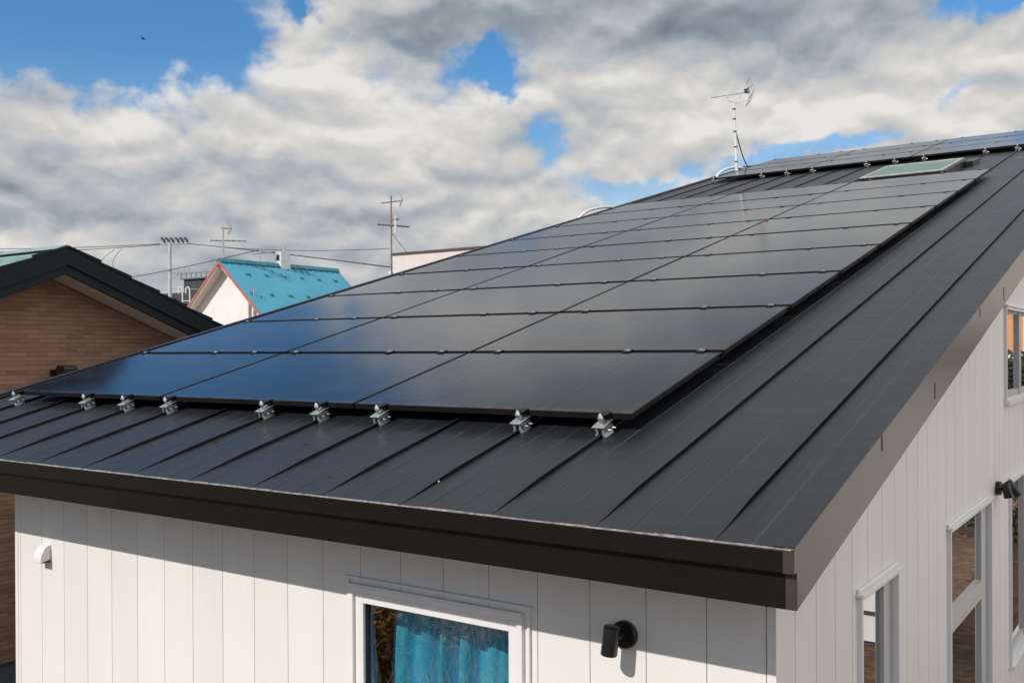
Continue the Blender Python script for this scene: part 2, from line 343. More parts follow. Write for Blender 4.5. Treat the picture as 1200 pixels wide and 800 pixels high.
# ------------------------------------------------------------------ mesh helpers
class MB:
    """collects faces for ONE mesh; slots let a mesh carry several materials"""
    def __init__(s): s.v = []; s.f = []; s.mi = []
    def add(s, vs, fs, mi=0):
        o = len(s.v); s.v += [tuple(v) for v in vs]; s.f += [tuple(o+i for i in f) for f in fs]; s.mi += [mi]*len(fs)
    def box(s, a, b, mi=0):
        x0, y0, z0 = a; x1, y1, z1 = b
        s.add([(x0,y0,z0),(x1,y0,z0),(x1,y1,z0),(x0,y1,z0),(x0,y0,z1),(x1,y0,z1),(x1,y1,z1),(x0,y1,z1)],
              [(0,3,2,1),(4,5,6,7),(0,1,5,4),(1,2,6,5),(2,3,7,6),(3,0,4,7)], mi)
    def hexa(s, P8, mi=0):
        s.add(P8, [(0,3,2,1),(4,5,6,7),(0,1,5,4),(1,2,6,5),(2,3,7,6),(3,0,4,7)], mi)
    def prism(s, pts, d, mi=0):
        """closed polygon pts extruded by vector d"""
        n = len(pts); d = Vector(d); P = [Vector(p) for p in pts]
        s.add(P+[p+d for p in P], [tuple(range(n))[::-1], tuple(range(n, 2*n))]+[(i, (i+1) % n, n+(i+1) % n, n+i) for i in range(n)], mi)
    def tube(s, pts, r, n=8, mi=0, cap=True):
        P = [Vector(p) for p in pts]; rs = r if isinstance(r, (list, tuple)) else [r]*len(P)
        o = len(s.v); prev = None
        for i, p in enumerate(P):
            d = (P[min(i+1, len(P)-1)]-P[max(i-1, 0)]).normalized()
            if prev is None:
                a = Vector((0, 0, 1)) if abs(d.z) < 0.9 else Vector((1, 0, 0)); e1 = d.cross(a).normalized()
            else:
                e1 = (prev-d*prev.dot(d)).normalized()
            prev = e1; e2 = d.cross(e1)
            for k in range(n):
                t = 2*math.pi*k/n; s.v.append(tuple(p+(e1*math.cos(t)+e2*math.sin(t))*rs[i]))
        for i in range(len(P)-1):
            for k in range(n):
                s.f.append((o+i*n+k, o+i*n+(k+1) % n, o+(i+1)*n+(k+1) % n, o+(i+1)*n+k)); s.mi.append(mi)
        if cap:
            s.f.append(tuple(o+k for k in range(n))[::-1]); s.mi.append(mi)
            s.f.append(tuple(o+(len(P)-1)*n+k for k in range(n))); s.mi.append(mi)
    def build(s, name, mats, parent=None, bevel=0, smooth=False, label=None):
        me = bpy.data.meshes.new(name); me.from_pydata(s.v, [], s.f)
        if not isinstance(mats, (list, tuple)): mats = [mats]
        for k in mats: me.materials.append(k)
        me.polygons.foreach_set('material_index', s.mi)
        bm = bmesh.new(); bm.from_mesh(me)
        bmesh.ops.recalc_face_normals(bm, faces=bm.faces); bm.to_mesh(me); bm.free()
        if smooth:
            me.polygons.foreach_set('use_smooth', [True]*len(me.polygons))
            me.set_sharp_from_angle(angle=R(40))
        o = bpy.data.objects.new(name, me); C.objects.link(o)
        if parent: o.parent = parent
        if bevel:
            b = o.modifiers.new('bevel', 'BEVEL'); b.width = bevel; b.segments = 2; b.limit_method = 'ANGLE'; b.angle_limit = R(40)
            b.harden_normals = False
        if label: o['label'] = label
        return o
def tag(o, label, cat, group=None):
    o['label'] = label; o['category'] = cat
    if group: o['group'] = group
    return o
def empty(name, loc=(0, 0, 0), rot=(0, 0, 0)):
    o = bpy.data.objects.new(name, None); C.objects.link(o); o.location = loc; o.rotation_euler = rot; o.empty_display_size = 0.2
    return o
def dup(root, parent=None):
    c = root.copy(); C.objects.link(c)
    if parent: c.parent = parent
    for ch in root.children: dup(ch, c)
    return c
ORD = ['first', 'second', 'third', 'fourth', 'fifth', 'sixth', 'seventh', 'eighth', 'ninth', 'tenth', 'eleventh', 'twelfth']

# ------------------------------------------------------------------ key dimensions
SL = 0.2629; TH = math.atan(SL); ct, st = math.cos(TH), math.sin(TH)
GZ = -3.30                                   # ground level below the eave corner
D0, GX, LX = 0.50, -0.232, -5.425            # wall planes
RL, RT = -6.75, 17.25                        # roof left verge, roof length along slope
SP, S0 = 0.4509, -1.1664                     # seam pitch
def rp(x, t, h=0.0): return Vector((x, t*ct-h*st, t*st+h*ct))   # roof frame -> world
ROT = (TH, 0, 0)

# ------------------------------------------------------------------ ground
gr = MB(); N = 60
ext = 700
gr.add([(-ext, -ext, GZ), (ext, -ext, GZ), (ext, ext, GZ), (-ext, ext, GZ)], [(0, 1, 2, 3)])
o = gr.build('ground', M['ground']); o['kind'] = 'structure'
rd = MB(); rd.box((-9.2, -4.5, GZ+0.004), (-6.0, 30, GZ+0.03))
o = rd.build('path', M['asphalt']); o['kind'] = 'structure'

# ------------------------------------------------------------------ the house
house = empty('solar_house', (0, 0, GZ))
tag(house, 'white vertical sided house with a dark standing seam metal roof carrying the solar panels', 'house')
def hpart(mb, name, mats, **k):
    o = mb.build(name, mats, None, **k); o.parent = house; o.matrix_parent_inverse = Matrix.Translation((0, 0, -GZ)); return o
# siding ---------------------------------------------------------
def siding(cuts, bottom, top, openings, mapf, name, gap=0.0038):
    """cuts: board edges along u; top(u): wall top; openings: (u0,u1,z0,z1); mapf(u, z, out) -> world"""
    mb = MB(); TK = 0.012
    def slab(a, b, z0, z1a, z1b, o0, o1, mi):
        mb.hexa([mapf(a, z0, o0), mapf(b, z0, o0), mapf(b, z0, o1), mapf(a, z0, o1), mapf(a, z1a, o0), mapf(b, z1b, o0), mapf(b, z1b, o1), mapf(a, z1a, o1)], mi)
    def column(a, b, o0, o1, mi):
        us = sorted({a, b} | {u for op in openings for u in op[:2] if a+1e-6 < u < b-1e-6})
        for c0, c1 in zip(us, us[1:]):
            cm = (c0+c1)/2; sp = [(bottom, None)]
            for (u0, u1, z0, z1) in sorted([op for op in openings if op[0] <= cm <= op[1]], key=lambda q: q[2]):
                lo, _ = sp.pop(); sp += [(lo, z0), (z1, None)]
            for lo, hi in sp:
                if hi is None: slab(c0, c1, lo, top(c0), top(c1), o0, o1, mi)
                elif hi > lo: slab(c0, c1, lo, hi, hi, o0, o1, mi)
    for a, b in zip(cuts, cuts[1:]):
        column(a+gap/2, b-gap/2, -TK, 0.0, 0)
        # shallow lap line close to each joint
    column(cuts[0], cuts[-1], -TK-0.06, -TK-0.0005, 1)
    return hpart(mb, name, [M['siding'], M['groove']])
P_ = 0.2568
fcuts = [LX] + sorted([-0.232-0.2702-i*P_ for i in range(20)]) + [GX-0.035]
fcuts = [c for c in fcuts if c >= LX]
mf = lambda u, z, o: Vector((u, D0-o, z))
# front window opening
FW = (-2.335, -1.345, -2.10, -0.525)
siding(fcuts, GZ+0.25, lambda u: -0.16, [FW], mf, 'front_wall')
gcuts = [D0+0.035] + [D0+0.2146+i*P_ for i in range(0, 64)]
gcuts = [c for c in gcuts if c < 16.6]+[16.6]
mg = lambda u, z, o: Vector((GX+o, u, z))
GW = [(1.56, 2.26, -1.75, -0.505), (3.56, 5.10, -2.40, -0.51), (6.05, 8.4, -2.02, -0.49), (5.83, 8.0, 0.185, 0.955)]
siding(gcuts, GZ+0.25, lambda u: SL*u-0.12, GW, mg, 'gable_wall', 0.0060)
# remaining walls (left, back) and corner trim
mb = MB(); mb.prism([(LX, D0+0.02, GZ+0.25), (LX, 16.6, GZ+0.25), (LX, 16.6, SL*16.6-0.12), (LX, D0+0.02, SL*D0-0.12)], (0.1, 0, 0))
hpart(mb, 'side_wall', M['siding'])
mb = MB(); mb.box((LX+0.1, 16.6, GZ+0.25), (GX-0.08, 16.7, SL*16.6-0.13)); hpart(mb, 'back_wall', M['siding'])
mb = MB(); mb.box((GX-0.033, D0-0.004, GZ+0.25), (GX+0.004, D0+0.033, -0.03)); hpart(mb, 'corner_trim', M['siding'], bevel=0.003)
mb = MB(); mb.box((LX-0.02, D0-0.004, GZ+0.25), (LX+0.015, D0+0.02, -0.03)); hpart(mb, 'corner_trim', M['siding'], bevel=0.003)
mb = MB(); mb.box((LX+0.01, D0+0.02, GZ-0.1), (GX-0.02, 16.6, GZ+0.25)); hpart(mb, 'foundation', M['foundation'])
# interior: floor, ceiling-ish and partitions so the panes look into rooms
mb = MB()
mb.box((LX+0.12, 3.2, GZ+0.3), (GX-0.09, 3.3, -0.1))
mb.box((LX+0.12, D0+0.1, GZ+0.26), (GX-0.09, 16.5, GZ+0.30))
mb.box((-2.6, 3.3, GZ+0.3), (-2.5, 16.5, 0.4))
mb.box((LX+0.12, 3.3, -0.05), (GX-0.09, 16.5, 0.05))
hpart(mb, 'room_partition', M['room'])
# roof sheet with standing seams: cross-section strip extruded up the slope ------------
seams = [S0-i*SP for i in range(-2, 13)]
seams = sorted(x for x in seams if RL+0.05 < x < -0.05)
def prof(t):
    """cross-section at slope distance t"""
    k = min(1.0, max(0.0, (t-0.03)/0.33))
    H = 0.0150*k + 0.0012
    pts = [(RL, 0.0)]
    edges = [RL]+seams+[0.0]
    for a, b in zip(edges, edges[1:]):
        if a != RL:
            pts += [(a-0.008, 0.0), (a-0.0065, H*0.75), (a-0.0070, H*0.8), (a-0.0065, H), (a+0.0098, H), (a+0.0102, H*0.88), (a-0.005, H*0.78), (a-0.005, 0.0)]
        for q in (0.30, 0.63):
            c = a+(b-a)*q
            if b-a > 0.2: pts += [(c-0.006, 0.0), (c-0.002, 0.0022), (c+0.002, 0.0022), (c+0.006, 0.0)]
    pts.append((0.0, 0.0))
    return pts
mb = MB(); ts = [0, 0.03, 0.06, 0.10, 0.15, 0.20, 0.25, 0.30, 0.36, 0.6, 1.0]+[1.0+0.5*i for i in range(1, 33)]+[RT]
rows = [[(x, t, h) for x, h in prof(t)] for t in ts]; n = len(rows[0])
vs = [p for r_ in rows for p in r_]
fs = [(j*n+i, j*n+i+1, (j+1)*n+i+1, (j+1)*n+i) for j in range(len(ts)-1) for i in range(n-1)]
mb.add(vs, fs)
roof = mb.build('roof', M['roof']); roof.parent = house; roof.matrix_parent_inverse = Matrix.Translation((0, 0, -GZ)); roof.rotation_euler = ROT
def rpart(mb, name, mats, par=None, **k):
    o = mb.build(name, mats, None, **k); o.rotation_euler = ROT; o.parent = par or house
    o.matrix_parent_inverse = Matrix.Translation((0, 0, -GZ)) if par is None else Matrix.Identity(4)
    if par is not None: o.rotation_euler = (0, 0, 0)
    return o
# roof deck below the sheet (solid thickness)
mb = MB(); mb.box((RL+0.03, 0.05, -0.125), (-0.035, RT-0.02, -0.004)); rpart(mb, 'roof_deck', M['soffitdark'], bevel=0)
# eave fascia: drip moulding over a lower board
mb = MB(); mb.box((RL, -0.004, -0.078), (0.006, 0.032, -0.003)); hpart(mb, 'eave_moulding', M['fascia'], bevel=0.004)
mb = MB(); mb.box((RL, 0.022, -0.196), (-0.010, 0.055, -0.078)); hpart(mb, 'eave_fascia', M['fascia'], bevel=0.004)
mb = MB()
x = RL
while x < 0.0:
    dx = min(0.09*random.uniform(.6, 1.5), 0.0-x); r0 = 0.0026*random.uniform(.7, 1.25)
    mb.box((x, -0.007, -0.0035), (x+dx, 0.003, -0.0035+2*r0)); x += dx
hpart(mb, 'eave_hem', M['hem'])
mb = MB(); mb.prism([(RL+0.03, 0.055, -0.185), (RL+0.03, D0+0.05, -0.185), (RL+0.03, D0+0.05, -0.165), (RL+0.03, 0.055, -0.165)], (GX-RL-0.05, 0, 0)); hpart(mb, 'soffit', M['soffitdark'])
# verge boards follow the slope, stepped like the eave at their foot
def verge(x0, x1, name):
    mb = MB(); L = RT*ct; z = lambda y: SL*y
    pr = [(x0, -0.005, -0.078), (x0, -0.005, 0.003), (x0, L, z(L)+0.003+0.001), (x0, L, z(L)-0.180), (x0, 0.021, -0.196), (x0, 0.021, -0.078)]
    mb.prism(pr, (x1-x0, 0, 0)); return hpart(mb, name, M['vergemetal'], bevel=0.003)
verge(-0.028, 0.0085, 'verge_board'); verge(RL-0.008, RL+0.028, 'verge_board')
for y, a, b in ((1.05, .278, .214), (2.03, .456, .376), (3.258, .852, .799), (4.145, 1.015, .93), (6.3, 1.63, 1.54)):
    mb = MB(); mb.box((0.0085, y-0.006, b), (0.0105, y+0.006, a)); hpart(mb, 'verge_joint', M['gasket'])
# verge cap flange along the right edge of the sheet
mb = MB(); mb.box((-0.060, 0.0, 0.002), (0.0095, RT, 0.0075)); rpart(mb, 'verge_cap', M['roof'], bevel=0.002)
mb = MB(); mb.box((RL-0.008, 0.0, 0.002), (RL+0.05, RT, 0.012)); rpart(mb, 'verge_cap', M['roof'], bevel=0.002)
mb = MB(); mb.box((RL, RT-0.12, 0.028), (0.01, RT+0.06, 0.045)); rpart(mb, 'ridge_cap', M['fascia'], bevel=0.004)
# pale dried sealant lines on the pans near the skylight
mb = MB(); mb.box((-1.05, 13.05, 0.001), (-0.735, 13.075, 0.0045)); rpart(mb, 'sheet_joint', M['hem'])

# windows ---------------------------------------------------------
def ring(mb, f, u0, u1, z0, z1, w, o0, o1, mi=0, sides='lrtb', wt=None):
    """rectangular ring of width w inside u0..u1,z0..z1 between outs o0..o1"""
    def bx(a, b, c, d):
        mb.hexa([f(a, c, o0), f(b, c, o0), f(b, c, o1), f(a, c, o1), f(a, d, o0), f(b, d, o0), f(b, d, o1), f(a, d, o1)], mi)
    wt = wt or w
    if 'l' in sides: bx(u0, u0+w, z0, z1)
    if 'r' in sides: bx(u1-w, u1, z0, z1)
    if 't' in sides: bx(u0+w, u1-w, z1-wt, z1)
    if 'b' in sides: bx(u0+w, u1-w, z0, z0+wt)
def slabf(mb, f, a, b, c, d, o0, o1, mi=0):
    mb.hexa([f(a, c, o0), f(b, c, o0), f(b, c, o1), f(a, c, o1), f(a, d, o0), f(b, d, o0), f(b, d, o1), f(a, d, o1)], mi)
# front window with blue curtain
u0, u1, z0, z1 = FW
mb = MB()
ring(mb, mf, u0-0.03, u1+0.005, z0-0.03, z1+0.008, 0.030, -0.07, 0.022)
ring(mb, mf, u0-0.045, u1+0.04, z0-0.05, z1+0.05, 0.012, 0.0005, 0.016)
slabf(mb, mf, u0-0.055, u1+0.055, z1+0.040, z1+0.054, 0.0005, 0.028)
slabf(mb, mf, u0-0.02, u1+0.0, z1+0.0085, z1+0.022, 0.0005, 0.034)
fwin = hpart(mb, 'window', M['trim'], bevel=0.0025)
mb = MB(); ring(mb, mf, u0+0.001, u1-0.026, z0+0.001, z1-0.023, 0.052, -0.055, 0.004); o = mb.build('sash', M['trim'], fwin, bevel=0.003)
mb = MB(); ring(mb, mf, u0+0.0535, u1-0.0785, z0+0.054, z1-0.0755, 0.006, -0.045, -0.012); mb.build('gasket', M['gasket'], fwin)
mb = MB(); slabf(mb, mf, u0+0.055, u1-0.08, z0+0.055, z1-0.077, -0.032, -0.028); mb.build('pane', M['glass'], fwin)
# gable windows
def gable_window(op, casing, sash_near, sash_far, transom=None, depth=0.034, mull=None):
    u0, u1, z0, z1 = op
    mb = MB()
    ring(mb, mg, u0, u1, z0, z1, 0.022, -0.09, 0.024)
    slabf(mb, mg, u0-0.025, u1+0.025, z1+0.0005, z1+0.016, 0.0005, 0.036)
    slabf(mb, mg, u0-0.01, u1+0.01, z1+0.0165, z1+0.034, 0.0005, 0.014)
    slabf(mb, mg, u0-0.01, u1+0.01, z0-0.035, z0-0.0005, 0.0005, 0.045)
    w = hpart(mb, 'window', M['trim'], bevel=0.003)
    mb = MB(); a, b = u0+0.0225, u1-0.0225
    slabf(mb, mg, a, a+sash_near, z0+0.023, z1-0.023, -0.08, -depth+0.015)
    slabf(mb, mg, b-sash_far, b-0.012, z0+0.023, z1-0.023, -0.08, -depth+0.018)
    slabf(mb, mg, a+sash_near, b-sash_far, z0+0.023, z0+0.023+0.05, -0.08, -depth+0.012)
    slabf(mb, mg, a+sash_near, b-sash_far, z1-0.023-0.02, z1-0.023, -0.08, -depth+0.012)
    if transom:
        slabf(mb, mg, a+sash_near, b-sash_far, transom[0], transom[1], -0.08, -depth+0.024)
        slabf(mb, mg, a+sash_near, b-sash_far, transom[0]-0.045, transom[0]-0.008, -0.08, -depth+0.020)
    if mull: slabf(mb, mg, mull[0], mull[1], z0+0.023, z1-0.023, -0.08, -depth+0.022)
    mb.build('sash', M['trimgrey'], w, bevel=0.002)
    mb = MB(); slabf(mb, mg, b-0.011, b-0.001, z0+0.023, z1-0.023, -0.08, -depth+0.010); mb.build('gasket', M['gasket'], w)
    mb = MB(); slabf(mb, mg, a+sash_near-0.005, b-sash_far+0.005, z0+0.03, z1-0.03, -depth-0.006, -depth-0.002); mb.build('pane', M['glassdark'], w)
    return w
gable_window(GW[0], .03, 0.02, 0.14)
gable_window(GW[1], .03, 0.02, 0.22, transom=(-1.165, -1.075))
gable_window(GW[2], .03, 0.03, 0.10, mull=(7.05, 7.20))
gable_window(GW[3], .03, 0.06, 0.10, mull=(6.78, 6.90))

# skylight ---------------------------------------------------------
mb = MB(); a0, a1, b0, b1 = -2.70, -1.60, 11.10, 12.62
def rring(mb, a0, a1, b0, b1, w, h0, h1, mi=0, sides='lrtb'):
    if 'l' in sides: mb.box((a0, b0, h0), (a0+w, b1, h1), mi)
    if 'r' in sides: mb.box((a1-w, b0, h0), (a1, b1, h1), mi)
    if 'b' in sides: mb.box((a0+w, b0, h0), (a1-w, b0+w, h1), mi)
    if 't' in sides: mb.box((a0+w, b1-w, h0), (a1-w, b1, h1), mi)
rring(mb, a0, a1, b0, b1, 0.06, 0.0, 0.105)
sky_w = rpart(mb, 'skylight', M['black'], bevel=0.004)
mb = MB(); rring(mb, a0+0.005, a1-0.03, b0+0.001, b1-0.03, 0.045, 0.106, 0.122); mb.build('skylight_frame', M['galv'], sky_w, bevel=0.003)
mb = MB(); mb.box((a0+0.05, b0+0.046, 0.108), (a1-0.075, b1-0.075, 0.113)); mb.build('pane', mat('skylight_glass', (0.13, 0.21, 0.18), 0.35, spec=0.2, noise=(2, 0.06)), sky_w)
mb = MB(); mb.prism([(a1-0.02, b1+0.002, 0.0), (a1-0.02, b1+0.24, 0.0), (a1+0.12, b1+0.30, 0.0), (a1+0.10, b1-0.15, 0.0), (a1+0.002, b1-0.2, 0.0)], (0, 0, 0.075))
mb.box((a0, b1+0.001, 0.0), (a1-0.021, b1+0.12, 0.07)); mb.build('flashing', M['black'], sky_w, bevel=0.006)

# ------------------------------------------------------------------ curtain
mb = MB(); import math as _m
def cur(u0, u1, z0, z1, y, amp, n, seed, flare=0.0):
    rnd = random.Random(seed); ph = [rnd.uniform(0, 6.28) for _ in range(4)]; vs = []; NU, NZ = 150, 26
    for j in range(NZ+1):
        w = j/NZ; z = z1+(z0-z1)*w
        for i in range(NU+1):
            q = i/NU; xx = u0-flare*w*(1-q)+(u1-u0+flare*w*(1-q))*q
            f = (_m.sin(q*n*6.283+ph[0]+1.1*_m.sin(q*9+ph[1])))*amp*(1+.4*_m.sin(q*13+ph[2]))+0.012*_m.sin(q*5+w*7+ph[3])
            f += 0.004*_m.sin(q*n*19+w*3)
            vs.append((xx, y+f, z))
    fs = [(j*(NU+1)+i, j*(NU+1)+i+1, (j+1)*(NU+1)+i+1, (j+1)*(NU+1)+i) for j in range(NZ) for i in range(NU)]
    return vs, fs
mb.add(*cur(-2.26, -1.30, -2.2, -0.42, D0+0.21, 0.040, 7.0, 3, 0.22))
cu = mb.build('curtain', M['curtain'], smooth=True)
tag(cu, 'wide turquoise curtain drawn in folds behind the front window', 'curtain', 'curtains in the front window')
mb = MB(); mb.add(*cur(-2.325, -2.285, -2.2, -0.42, D0+0.095, 0.006, 1.2, 5))
cu = mb.build('curtain', M['curtain'], smooth=True)
tag(cu, 'narrow bunched turquoise curtain at the left edge of the front window', 'curtain', 'curtains in the front window')

# ------------------------------------------------------------------ solar panels
PW, PH = 1.7138, 1.1108; Y0, Y1 = 0.951, 14.315; XR = -1.0314; PT = 0.09; FT = 0.029
gapc, gapr = 0.014, 0.046
def make_panel():
    root = empty('solar_module'); w, h = PW-gapc, PH-gapr
    mb = MB()                       # origin at lower left corner, top face at z=0
    l = 0.010
    mb.box((0, 0, -FT), (w, l, 0)); mb.box((0, h-l, -FT), (w, h, 0)); 
    for a, b, c in ((0, 0.008, l), (w, w-0.008, w-l)):          # sides: top lip over a recessed web, open channel
        x0, x1 = min(a, c), max(a, c); mb.box((x0, l, -0.005), (x1, h-l, 0))
        x0, x1 = min(b, c), max(b, c); mb.box((x0, l, -FT), (x1, h-l, -0.005))
    mb.build('frame', M['frame'], root, bevel=0.0012)
    mb = MB(); mb.box((l, l, -0.008), (w-l, h-l, -0.0012)); mb.build('glass', M['panel'], root)
    return root
proto = make_panel(); first = True
COLS = ['right', 'middle', 'left']
def place_panel(c, r, y0, label, group):
    global first
    o = proto if first else dup(proto); first = False
    p = rp(XR-(c+1)*PW+gapc/2, y0+r*PH+gapr/2, PT+random.uniform(-.0008, .0008)); o.location = p; o.rotation_euler = (TH+random.uniform(-.0006, .0006), random.uniform(-.0006, .0006), 0)
    tag(o, label, 'solar panel', group)
for c in range(3):
    for r in range(9):
        rn = 'bottom row above the eave' if r == 0 else ('top row below the skylight strip' if r == 8 else '%s row up from the eave' % ORD[r])
        place_panel(c, r, Y0, 'black solar panel of the large lower array, %s column, %s' % (COLS[c], rn), 'solar panels of the lower array')
for c in range(3):
    for r in range(3):
        place_panel(c, r, Y1, 'black solar panel of the far upper array, %s column, %s row' % (COLS[c], ['bottom', 'middle', 'ridge side top'][r]), 'solar panels of the upper array')

# seam clamps along the lower edges ---------------------------------------------------------
def make_clamp():
    root = empty('seam_clamp')      # origin on the seam at roof surface, x across, y up the slope
    mb = MB()
    for s in (-1, 1):
        mb.prism([(s*0.030, -0.035, 0.001), (s*0.014, -0.035, 0.001), (s*0.009, -0.035, 0.024), (s*0.011, -0.035, 0.050), (s*0.027, -0.035, 0.050), (s*0.019, -0.035, 0.030)], (0, 0.075, 0))
    mb.box((-0.030, -0.035, 0.0505), (0.030, 0.04, 0.058))
    mb.build('bracket', M['alu'], root, bevel=0.0015)
    mb = MB(); mb.prism([(-0.034, -0.045, 0.0600), (0.030, -0.045, 0.0600), (0.030, 0.045, 0.074), (-0.034, 0.045, 0.074)], (0, 0, 0.006)); mb.build('top_plate', M['alu'], root, bevel=0.001)
    mb = MB(); mb.tube([(0.0, -0.014, 0.066), (0.0, -0.014, 0.104)], 0.0075, 8)
    mb.tube([(0.0, -0.014, 0.104), (0.0, -0.014, 0.112), (0.0, -0.014, 0.122), (0.0, -0.014, 0.137)], [0.0135, 0.0135, 0.009, 0.004], 8); mb.build('bolt', M['bolt'], root, smooth=True)
    for y in (-0.012, 0.026):
        mb = MB(); mb.tube([(0.028, y, 0.038), (0.036, y, 0.038), (0.037, y, 0.038), (0.050, y, 0.038)], [0.0085, 0.0085, 0.0045, 0.0045], 6); mb.build('side_bolt', M['bolt'], root)
    mb = MB(); mb.box((-0.020, -0.004, 0.117), (0.022, 0.060, 0.122)); mb.box((-0.018, 0.036, 0.086), (0.018, 0.043, 0.1165)); mb.build('edge_grip', M['frame'], root)
    return root
CI = [0, 1, 3, 4, 5, 7, 8, 9, 11]
cl = make_clamp(); first = True
for arr, y0, nm in ((0, Y0, 'lower edge of the large array'), (1, Y1, 'lower edge of the upper array')):
    for k, i in enumerate(CI):
        o = cl if first else dup(cl); first = False
        o.location = rp(S0-i*SP, y0-0.025, 0.0); o.rotation_euler = ROT; o.scale = (1, 1, 0.78)
        tag(o, 'silver seam clamp on the %s, %s from right' % (nm, ORD[k]), 'clamp', 'seam clamps along the panel edges')
# small mid clips between rows ---------------------------------------------------------
def make_clip():
    root = empty('panel_clip')
    mb = MB(); mb.box((-0.024, -0.030, 0.0012), (0.024, 0.030, 0.0042)); mb.build('plate', M['frame'], root, bevel=0.001)
    mb = MB(); mb.tube([(0.000, 0, 0.0068), (0.000, 0, 0.0125)], [0.0075, 0.006], 6); mb.box((-0.016, -0.010, 0.0043), (0.020, 0.010, 0.0067)); mb.build('bolt', M['alu'], root)
    return root
cp = make_clip(); first = True
for arr, y0, nr in ((0, Y0, 9), (1, Y1, 3)):
    for r in range(1, nr+1):
        for k, i in enumerate(CI):
            o = cp if first else dup(cp); first = False
            yy = y0+r*PH + (-0.004 if r == nr else 0)
            o.location = rp(S0-i*SP, yy, PT+0.0010); o.rotation_euler = ROT
            where = ('between %s and %s row' % (ORD[r-1], ORD[r])) if r < nr else 'on the top edge'
            tag(o, 'small bolted clip %s of the %s array, %s from right' % (where, 'lower' if arr == 0 else 'upper', ORD[k]), 'panel clip', 'clips between the panel rows')
o = MB(); o.tube([(0, 0, 0.012), (0, 0.0, 0.03)], [0.011, 0.008], 6); o.box((-0.016, -0.02, 0.0), (0.016, 0.02, 0.012)); q = o.build('orange_tag', M['orangeclip']); q.scale = (.7, .7, .7)
q.location = rp(XR-PW+0.01, Y0+5.93*PH, PT+0.001); q.rotation_euler = ROT
tag(q, 'tiny orange tag on the seam between the middle and right panel columns', 'tag')

# leaves and debris on the roof ---------------------------------------------------------
deb = MB(); rnd = random.Random(4)
for x, t, s in ((-4.30, .55, .020), (-3.35, .50, .018), (-2.55, .28, .016), (-2.72, .56, .018), (-3.9, .30, .012), (-2.2, .2, .012), (-1.6, .25, .009), (-0.73, 4.1, .015), (-5.2, .35, .012)):
    a = rnd.uniform(0, 3.14); ux, uy = math.cos(a), math.sin(a)
    P4 = [rp(x-ux*s, t-uy*s, .004), rp(x+uy*s*.4, t-ux*s*.4, .009), rp(x+ux*s, t+uy*s, .005), rp(x-uy*s*.4, t+ux*s*.4, .003)]
    deb.add(P4, [(0, 1, 2, 3)])
o = deb.build('leaf_litter', mat('dry_leaf', (0.42, 0.30, 0.20), 0.8)); o['kind'] = 'stuff'; o['label'] = 'few dry leaf scraps lying on the dark roof'

# ------------------------------------------------------------------ lamps, vent
def lamp_front():
    c = Vector((-0.851, D0, -0.519)); root = empty('wall_lamp', c)
    mb = MB(); mb.tube([(0, -0.0005, 0), (0, -0.020, 0), (0, -0.026, 0)], [0.056, 0.056, 0.050], 40); mb.build('base', M['black'], root, smooth=True)
    mb = MB(); mb.tube([(0.0, -0.02, 0.005), (0.0, -0.060, 0.005), (-0.006, -0.078, 0.002)], [0.017, 0.015, 0.015], 16); mb.build('arm', M['black'], root, smooth=True)
    mb = MB(); a = Vector((-0.004, -0.103, 0.054)); b = Vector((-0.016, -0.110, -0.060)); n = (b-a).normalized()
    mb.tube([a, a+n*0.002, a+n*0.044, a+n*0.0445, a+n*0.047, a+n*0.0475, b-n*0.004, b, b, b-n*0.012], [0.030, 0.033, 0.033, 0.032, 0.032, 0.033, 0.033, 0.031, 0.026, 0.024], 32)
    mb.build('spot_head', M['black'], root, smooth=True)
    tag(root, 'black cylindrical spot lamp on a round base beside the front window', 'wall lamp'); return root
lamp_front()
def lamp_gable():
    c = Vector((GX, 5.42, -0.470)); root = empty('wall_lamp', c)
    mb = MB(); mb.tube([(0.0005, 0, 0), (0.034, 0, 0), (0.040, 0, 0)], [0.054, 0.054, 0.046], 32); mb.build('base', M['black'], root, smooth=True)
    mb = MB(); mb.tube([(0.038, 0, 0), (0.075, 0.0, 0.0)], 0.016, 12); mb.box((0.058, -0.05, -0.014), (0.086, 0.05, 0.014)); mb.build('arm', M['black'], root, smooth=True)
    for s, tilt in ((-1, 0.012), (1, 0.055)):
        mb = MB(); a = Vector((0.078-tilt*.2, s*0.078, 0.050)); b = Vector((0.088+tilt, s*0.088, -0.062)); n = (b-a).normalized()
        mb.tube([a, a+n*0.003, b-n*0.004, b, b, b-n*0.012], [0.028, 0.032, 0.032, 0.030, 0.025, 0.023], 24); mb.build('spot_head', M['black'], root, smooth=True)
    tag(root, 'black twin spot lamp on the side wall between two tall windows', 'wall lamp'); return root
lamp_gable()
def vent():
    root = empty('vent_hood', (-5.060, D0, -0.665)); root.scale = (0.72, 0.66, 0.84)
    mb = MB(); W = 0.06; pts = []
    for k in range(9):
        a = math.pi/2*k/8; pts.append((-W, -0.105*math.sin(a), -0.060+0.120*math.cos(a)))
    pr = [(-W, -0.0005, 0.060)]+pts[1:]+[(-W, -0.105, -0.068), (-W, -0.0005, -0.052)]
    mb.prism(pr, (2*W, 0, 0)); mb.build('hood', M['trim'], root, bevel=0.003)
    mb = MB(); mb.box((-W+0.01, -0.085, -0.074), (W-0.01, -0.004, -0.062)); mb.build('grille', M['black'], root)
    tag(root, 'small white quarter round vent hood on the front wall', 'vent hood')
vent()

